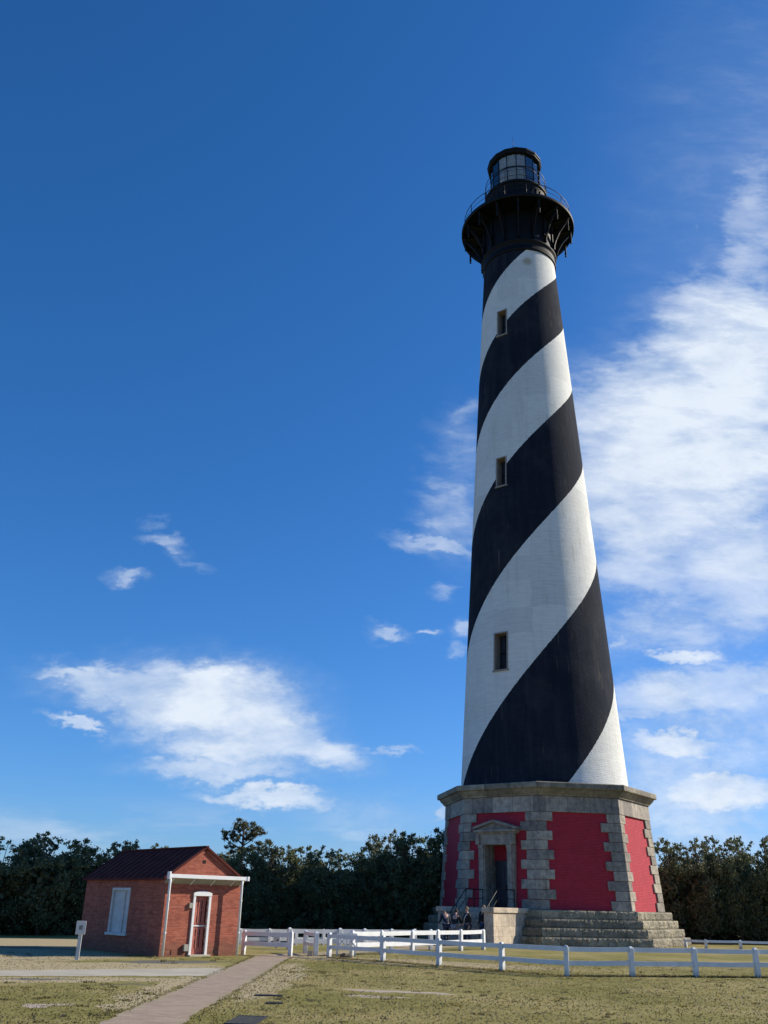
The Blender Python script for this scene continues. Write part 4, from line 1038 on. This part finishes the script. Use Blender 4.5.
# tall lone pine
def pine():
    r = empty('pine_tree', (-8.35, 60, 0), label='lone airy pine standing above the other trees just right of the hut roof', cat='pine tree')
    rs = random.Random(33); mb = MB()
    tr = [(0, 0, -.05), (.05, 0, 1.5), (-.02, .03, 3.0), (.04, 0, 4.3), (.02, .02, 5.3), (.06, 0, 6.15)]
    mb.tube(tr, [.16, .14, .115, .09, .06, .02], 8); L = []
    specs = [(3.95, -1.25, .15), (4.0, 1.15, .2), (4.35, .55, .3), (4.35, -.75, .25), (4.75, 1.45, .35), (4.9, -1.2, .45), (5.1, .9, .45), (5.2, -.6, .4), (5.45, .75, .35), (5.65, -.45, .35), (5.85, .35, .3), (4.55, -.35, .1), (4.15, -.1, .3), (5.0, .2, .4), (5.95, -.1, .25), (5.3, -1.0, .3), (5.55, 1.05, .2)]
    for j, (z, dx, dz) in enumerate(specs):
        dy = rs.uniform(-.9, .9); b = Vector((dx, dy, z + dz)); a = Vector((0, 0, z - .25)); m_ = a.lerp(b, .55) - Vector((0, 0, .06))
        mb.tube([a, m_, b], [.045, .03, .012], 5)
        for q in range(8):
            t_ = rs.uniform(.45, 1.1); c = a.lerp(b, t_) + Vector((rs.uniform(-.22, .22), rs.uniform(-.3, .3), rs.uniform(-.04, .22)))
            L.append((tuple(c), rs.uniform(.11, .21), .55)); mb.tube([a.lerp(b, min(1, t_)), c], [.014, .006], 4)
    L += [((0.05, 0, 6.15), .2, .6), ((-.1, .1, 6.0), .22, .6), ((.25, -.1, 5.95), .2, .6)]
    mb.build('trunk', M['bark'], r)
    P, s_, t_ = lobes_to_leaves(L, 700, .045, .2)
    link(bpy.data.objects.new('crown', quadcloud('crown', P, s_, t_, M['pine'], aspect=3.2)), r)
pine()
# wood behind, reads as one mass
def woods():
    Ps = []
    for (x0, x1, y0, y1, h, n) in ((-34, 8, 58, 70, 3.5, 42000), (-34, -14, 50.5, 60, 3.3, 16000), (15, 42, 65, 76, 4.8, 30000)):
        p = np.stack([rng.uniform(x0, x1, n), rng.uniform(y0, y1, n), np.zeros(n)], 1)
        hh = h * (.8 + .2 * np.sin(p[:, 0] * 1.3) * np.cos(p[:, 1] * 1.1 + p[:, 0] * .4))
        p[:, 2] = hh * rng.random(n) ** .8 + .03; Ps.append(p)
    P = np.concatenate(Ps); n = len(P)
    me = quadcloud('wood', P, rng.uniform(.18, .36, n), np.clip(rng.normal(.3, .2, n), 0, 1), M['oak'], aspect=1.5)
    o = link(bpy.data.objects.new('distant_wood', me)); tag(o, kind='stuff', label='dense dark wood filling the gaps behind the tree line', cat='wood')
woods()
# low shrub at the left edge
def shrub(x, y, r_, h, label):
    rt_ = empty('shrub', (x, y, 0), label=label, cat='shrub'); rs = random.Random(9); L = []
    for i in range(14):
        a = rs.uniform(0, 2 * PI); q = rs.random() * r_; L.append(((q * math.cos(a), q * math.sin(a), rs.uniform(.1, h)), rs.uniform(.15, .28), .4))
    P, s_, t_ = lobes_to_leaves(L, 500, .06, .2); P[:, 2] = np.abs(P[:, 2]) + .01
    link(bpy.data.objects.new('foliage', quadcloud('foliage', P, s_, t_, M['oak'])), rt_)
    mb = MB()
    for (c, r, tn) in L[:8]: mb.tube([(0, 0, -.02), c], [.03, .01], 5)
    mb.build('stem', M['bark'], rt_)
shrub(-13.35, 34.6, .45, .55, 'low dark shrub on the grass at the left edge of the photo')

# grass
def grass():
    n = 120000; y = 13.5 + 24 * rng.random(n) ** 1.15; x = (rng.random(n) * 1.08 - .52) * y * .90
    keep = ~((x > -4.1) & (x < -2.8))
    for (a, b) in zip(STRIP[:4], STRIP[::-1][:4]): pass
    ylo = np.interp(-x, [4.02, 8.63, 16, 24], [24.95, 23.45, 20.9, 18]); yhi = np.interp(-x, [4.02, 9.27, 16, 24], [28.0, 25.2, 22.6, 20.2])
    keep &= ~((x < -3.95) & (y > ylo - .05) & (y < yhi + .05))
    keep &= ~((((x + 6.1) / 2.4) ** 2 + ((y - 29.6) / 1.1) ** 2) < 1)
    c, s = math.cos(HA), math.sin(HA); lx = (x + 6.941) * c + (y - 32.495) * s; ly = -(x + 6.941) * s + (y - 32.495) * c
    keep &= ~((lx > -.1) & (lx < 3.1) & (ly > -.1) & (ly < 6))
    keep &= ~((((x - .55) / 1.9) ** 2 + ((y - 21.9 + .25 * (x - .55)) / .38) ** 2) < 1)
    dens = .5 + .5 * np.sin(x * .9 + 1.3 * np.sin(y * .5)) * np.sin(y * .7 + x * .3)
    left = (x < -4.2) & (y > 21)
    keep &= rng.random(n) < np.where(left, .25, .5 + .5 * dens)
    x, y = x[keep], y[keep]
    # tufts at the fence posts
    fp = [(-1.52, 34.26), (.31, 32.66), (2.02, 30.98), (3.74, 29.25), (5.34, 27.84), (7.27, 28.3), (9.2, 28.75), (11.12, 29.15), (13.0, 29.55)]
    ex, ey, eh = [], [], []
    for a, b in zip(fp[:-1], fp[1:]):
        k = 700; t_ = rng.random(k); ex.append(a[0] + (b[0] - a[0]) * t_ + rng.normal(0, .07, k)); ey.append(a[1] + (b[1] - a[1]) * t_ + rng.normal(0, .07, k)); eh.append(np.full(k, .05))
    for xe in (-4.08, -2.83):
        k = 1500; ex.append(xe + rng.normal(0, .05, k)); ey.append(rng.uniform(13.5, 34, k)); eh.append(np.full(k, .013))
    for _ in range(260):                     # taller tufts and weeds
        ty = rng.uniform(14, 33); tx = (rng.random() * 1.0 - .45) * ty * .85
        if -4.2 < tx < -2.7 or (tx < -4 and 22.5 < ty < 29): continue
        k = int(rng.uniform(18, 60)); r_ = rng.uniform(.03, .10); ex.append(tx + rng.normal(0, r_, k)); ey.append(ty + rng.normal(0, r_, k)); eh.append(np.full(k, rng.uniform(.014, .036)))
    X = np.concatenate([x] + ex); Y = np.concatenate([y] + ey); n = len(X)
    H = np.concatenate([np.full(len(x), .017)] + eh) * rng.uniform(.5, 1.5, n)
    th = rng.uniform(0, 2 * PI, n); wd = rng.uniform(.008, .02, n); ln = H * rng.uniform(.2, 1.1, n); th2 = rng.uniform(0, 2 * PI, n)
    b0 = np.stack([X - np.cos(th) * wd, Y - np.sin(th) * wd, np.zeros(n)], 1); b1 = np.stack([X + np.cos(th) * wd, Y + np.sin(th) * wd, np.zeros(n)], 1); tp = np.stack([X + np.cos(th2) * ln, Y + np.sin(th2) * ln, H], 1)
    v = np.stack([b0, b1, tp], 1).reshape(-1, 3)
    me = bpy.data.meshes.new('grass'); me.vertices.add(3 * n); me.vertices.foreach_set('co', v.astype(np.float32).ravel())
    me.loops.add(3 * n); me.loops.foreach_set('vertex_index', np.arange(3 * n, dtype=np.int32)); me.polygons.add(n); me.polygons.foreach_set('loop_start', np.arange(0, 3 * n, 3, dtype=np.int32))
    me.materials.append(M['grass']); at = me.attributes.new('tint', 'FLOAT', 'FACE'); at.data.foreach_set('value', np.clip(rng.normal(.45, .25, n) + .25 * np.sin(X * .6 + Y * .4), 0, 1).astype(np.float32)); me.update(calc_edges=True)
    o = link(bpy.data.objects.new('grass', me)); tag(o, 'short dry winter grass of the lawn', 'grass', kind='stuff')
grass()
# ------------------------------------------------------------------ people
def skinmesh(name, nodes, edges, m, parent, sub=2, rootn=0):
    me = bpy.data.meshes.new(name); me.from_pydata([n[0] for n in nodes], edges, [])
    o = bpy.data.objects.new(name, me); link(o)
    sk = o.modifiers.new('skin', 'SKIN'); sk.use_smooth_shade = True
    sv = me.skin_vertices[0].data if me.skin_vertices else None
    if sv is None:
        bm = bmesh.new(); bm.from_mesh(me); bm.verts.layers.skin.verify(); bm.to_mesh(me); bm.free(); sv = me.skin_vertices[0].data
    for i, n in enumerate(nodes):
        r = n[1]; sv[i].radius = (r, r) if not isinstance(r, tuple) else r; sv[i].use_root = (i == rootn)
    if sub:
        s_ = o.modifiers.new('sub', 'SUBSURF'); s_.levels = sub; s_.render_levels = sub
    bpy.context.view_layer.update(); dg = bpy.context.evaluated_depsgraph_get()
    nm = bpy.data.meshes.new_from_object(o.evaluated_get(dg)); nm.name = name
    bpy.data.objects.remove(o); nm.materials.clear(); nm.materials.append(m)
    for p in nm.polygons: p.use_smooth = True
    q = bpy.data.objects.new(name, nm); link(q, parent); return q

def person(loc, rz, label, lean=0.0, top='navy', legs='jeans', hair='hairdark', arms=((.25, .15), (-.2, .15)), legpose=((.12, 0), (-.10, 0)), headturn=0.0, scale=1.0, sleeves=True, bend=(.3, .3)):
    """faces local +Y. lean: torso pitch forward in radians. arms: (forward swing, out) right/left. legpose: foot forward offset, foot height"""
    r = empty('person', loc, rz, label=label, cat='person', group='visitors at the lighthouse porch'); r.scale = (scale,) * 3
    J = {}
    pz = .90
    V3 = Vector
    def tor(h, dx=0, dy=0): return V3((dx, math.sin(lean) * h + dy * math.cos(lean), pz + math.cos(lean) * h - dy * math.sin(lean)))
    pel = tor(0); wai = tor(.16); chs = tor(.36); nck = tor(.53); hd0 = tor(.60, 0, .01); hdc = tor(.68, 0, .03); hdt = tor(.80, 0, .03)
    nodes = [(pel, (.145, .11)), (wai, (.125, .10)), (chs, (.155, .11)), (nck, .055), (hd0, .058), (hdc, (.075, .092)), (tor(.76, 0, .025), (.068, .085))]
    edges = [(0, 1), (1, 2), (2, 3), (3, 4), (4, 5), (5, 6)]
    A = []; Lg = []
    for si, (s, (fw, ou)) in enumerate(zip((1, -1), arms)):
        sh = tor(.47, s * .185); up = .28; fo = .25
        d1 = V3((s * math.sin(ou), math.sin(fw), -math.cos(fw) * math.cos(ou))).normalized(); el = sh + d1 * up
        f2 = fw + bend[si] * 2; d2 = V3((s * math.sin(ou) * .3, math.sin(f2), -math.cos(f2))).normalized(); wr = el + d2 * fo
        b = len(nodes); nodes += [(sh, .058), (el, .042), (wr, .027), (wr + d2 * .075, (.036, .018))]
        edges += [(2, b), (b, b + 1), (b + 1, b + 2), (b + 2, b + 3)]; A.append((sh, el, wr))
        side = d2.cross(V3((s, 0, 0))).normalized(); palm = wr + d2 * .075
        for j, (off, ln) in enumerate(((.024, .070), (.008, .080), (-.008, .074), (-.024, .058))):
            c = len(nodes); p0 = palm + side * off + d2 * .02; p1 = p0 + d2 * ln * .5; p2 = p1 + (d2 * .8 + V3((-s * .5, 0, 0))).normalized() * ln * .5
            nodes += [(p0, .010), (p1, .009), (p2, .007)]; edges += [(b + 3, c), (c, c + 1), (c + 1, c + 2)]
        c = len(nodes); nodes += [(wr + d2 * .035 + side * .035, .012), (wr + d2 * .075 + side * .058, .009)]; edges += [(b + 3, c), (c, c + 1)]
    for s, (ff, fz) in zip((1, -1), legpose):
        hp = V3((s * .095, 0, pz - .06)); ft = V3((s * .11, ff, .08 + fz)); kn = hp.lerp(ft, .5) + V3((0, .05 + fz * .35, fz * .2))
        b = len(nodes); nodes += [(hp, .095), (kn, .062), (ft, .042), (ft + V3((0, .05, -.045)), .036), (ft + V3((0, .16, -.052)), .03)]
        edges += [(0, b), (b, b + 1), (b + 1, b + 2), (b + 2, b + 3), (b + 3, b + 4)]; Lg.append((hp, kn, ft))
    body = skinmesh('body', nodes, edges, M['skin'], r, 1)
    # face
    mb = MB(); f = hdc
    fy = f + V3((0, .085, 0)); mb.bar(f + V3((0, .08, .03)), f + V3((0, .108, -.012)), .022, .022)
    mb.bar(f + V3((-.09, .0, -.015)), f + V3((-.075, .0, .03)), .02, .03); mb.bar(f + V3((.09, .0, -.015)), f + V3((.075, .0, .03)), .02, .03); mb.build('nose_and_ears', M['skin'], r, .004)
    mb = MB()
    for s in (-1, 1): mb.bar(f + V3((s * .03 - .012, .087, .028)), f + V3((s * .03 + .012, .087, .028)), .012, .012)
    mb.bar(f + V3((-.022, .086, -.045)), f + V3((.022, .086, -.045)), .008, .008); mb.build('eyes_and_mouth', M['hairdark'], r)
    # hair cap
    bm = bmesh.new(); bmesh.ops.create_icosphere(bm, subdivisions=3, radius=1)
    for v in list(bm.verts):
        if v.co.z < -.25 and v.co.y > -.2 or v.co.z < .1 and v.co.y > .55 or v.co.z < -.65: bm.verts.remove(v)
    for v in bm.verts: v.co = V3((v.co.x * .094, v.co.y * .112, v.co.z * .105)) * random.uniform(.97, 1.04) + f + V3((0, -.008, .035))
    me = bpy.data.meshes.new('hair'); bm.to_mesh(me); bm.free(); me.materials.append(M[hair]); h = bpy.data.objects.new('hair', me); link(h, r); sm_ = h.modifiers.new('thick', 'SOLIDIFY'); sm_.thickness = .012
    # clothes
    tn = [(tor(-.03), (.165, .125)), (wai, (.145, .118)), (chs, (.172, .128)), (tor(.49), (.085, .075))]
    te = [(0, 1), (1, 2), (2, 3)]
    for (sh, el, wr) in A:
        b = len(tn); tn += [(sh, .072), (el, .056), (wr - (wr - el).normalized() * .01, .042)]; te += [(2, b), (b, b + 1), (b + 1, b + 2)]
    skinmesh('jacket', tn, te, M[top], r, 2)
    ln = [(V3((0, 0, pz - .01)), (.155, .125))]; le = []
    for (hp, kn, ft) in Lg:
        b = len(ln); ln += [(hp, .108), (kn, .078), (ft + V3((0, -.005, .02)), .066)]; le += [(0, b), (b, b + 1), (b + 1, b + 2)]
    skinmesh('trousers', ln, le, M[legs], r, 2)
    for (hp, kn, ft) in Lg:
        skinmesh('shoe', [(ft + V3((0, -.03, -.04)), .045), (ft + V3((0, .07, -.045)), .042), (ft + V3((0, .17, -.052)), .032)], [(0, 1), (1, 2)], M['shoe'], r, 1)
    return r
def at(u, v, z=0): p = UV(u, v, z); return (TX + p.x, TY + p.y, z)
up_dir = math.atan2(-N.y, -N.x) - PI / 2       # facing the door
person(at(10.45, -.45), up_dir + .9, 'man in a navy jacket leaning forward, leftmost of the visitors at the porch', lean=.42, top='navy', legs='darkjeans', hair='hairgrey', arms=((.1, .25), (.2, .1)), legpose=((.22, 0), (-.2, 0)), bend=(.15, .5), scale=1.0)
person(at(10.55, .06), up_dir + .2, 'person in black top and light grey trousers stooping beside the navy jacket', lean=.38, top='black', legs='lightgrey', hair='hairdark', arms=((.5, .1), (.4, .1)), legpose=((.15, 0), (-.18, 0)), scale=.97)
p3 = person(at(10.25, .62), up_dir + PI - .5, 'visitor in dark clothes with a white strap across the chest, at the porch', lean=.04, top='black', legs='darkjeans', hair='hairtan', scale=1.0)
mb = MB(); mb.tube([(-.15, .02, 1.42), (-.08, .145, 1.32), (.03, .165, 1.18), (.14, .13, 1.02)], .022, 6); mb.build('bag_strap', M['strap'], p3)
person(at(9.35, .98, .10), up_dir - .2, 'visitor in a dark top and blue jeans standing beside the right porch wall', lean=.02, top='black', legs='jeans', hair='hairtan', legpose=((.10, .0), (-.10, 0)), scale=.99)
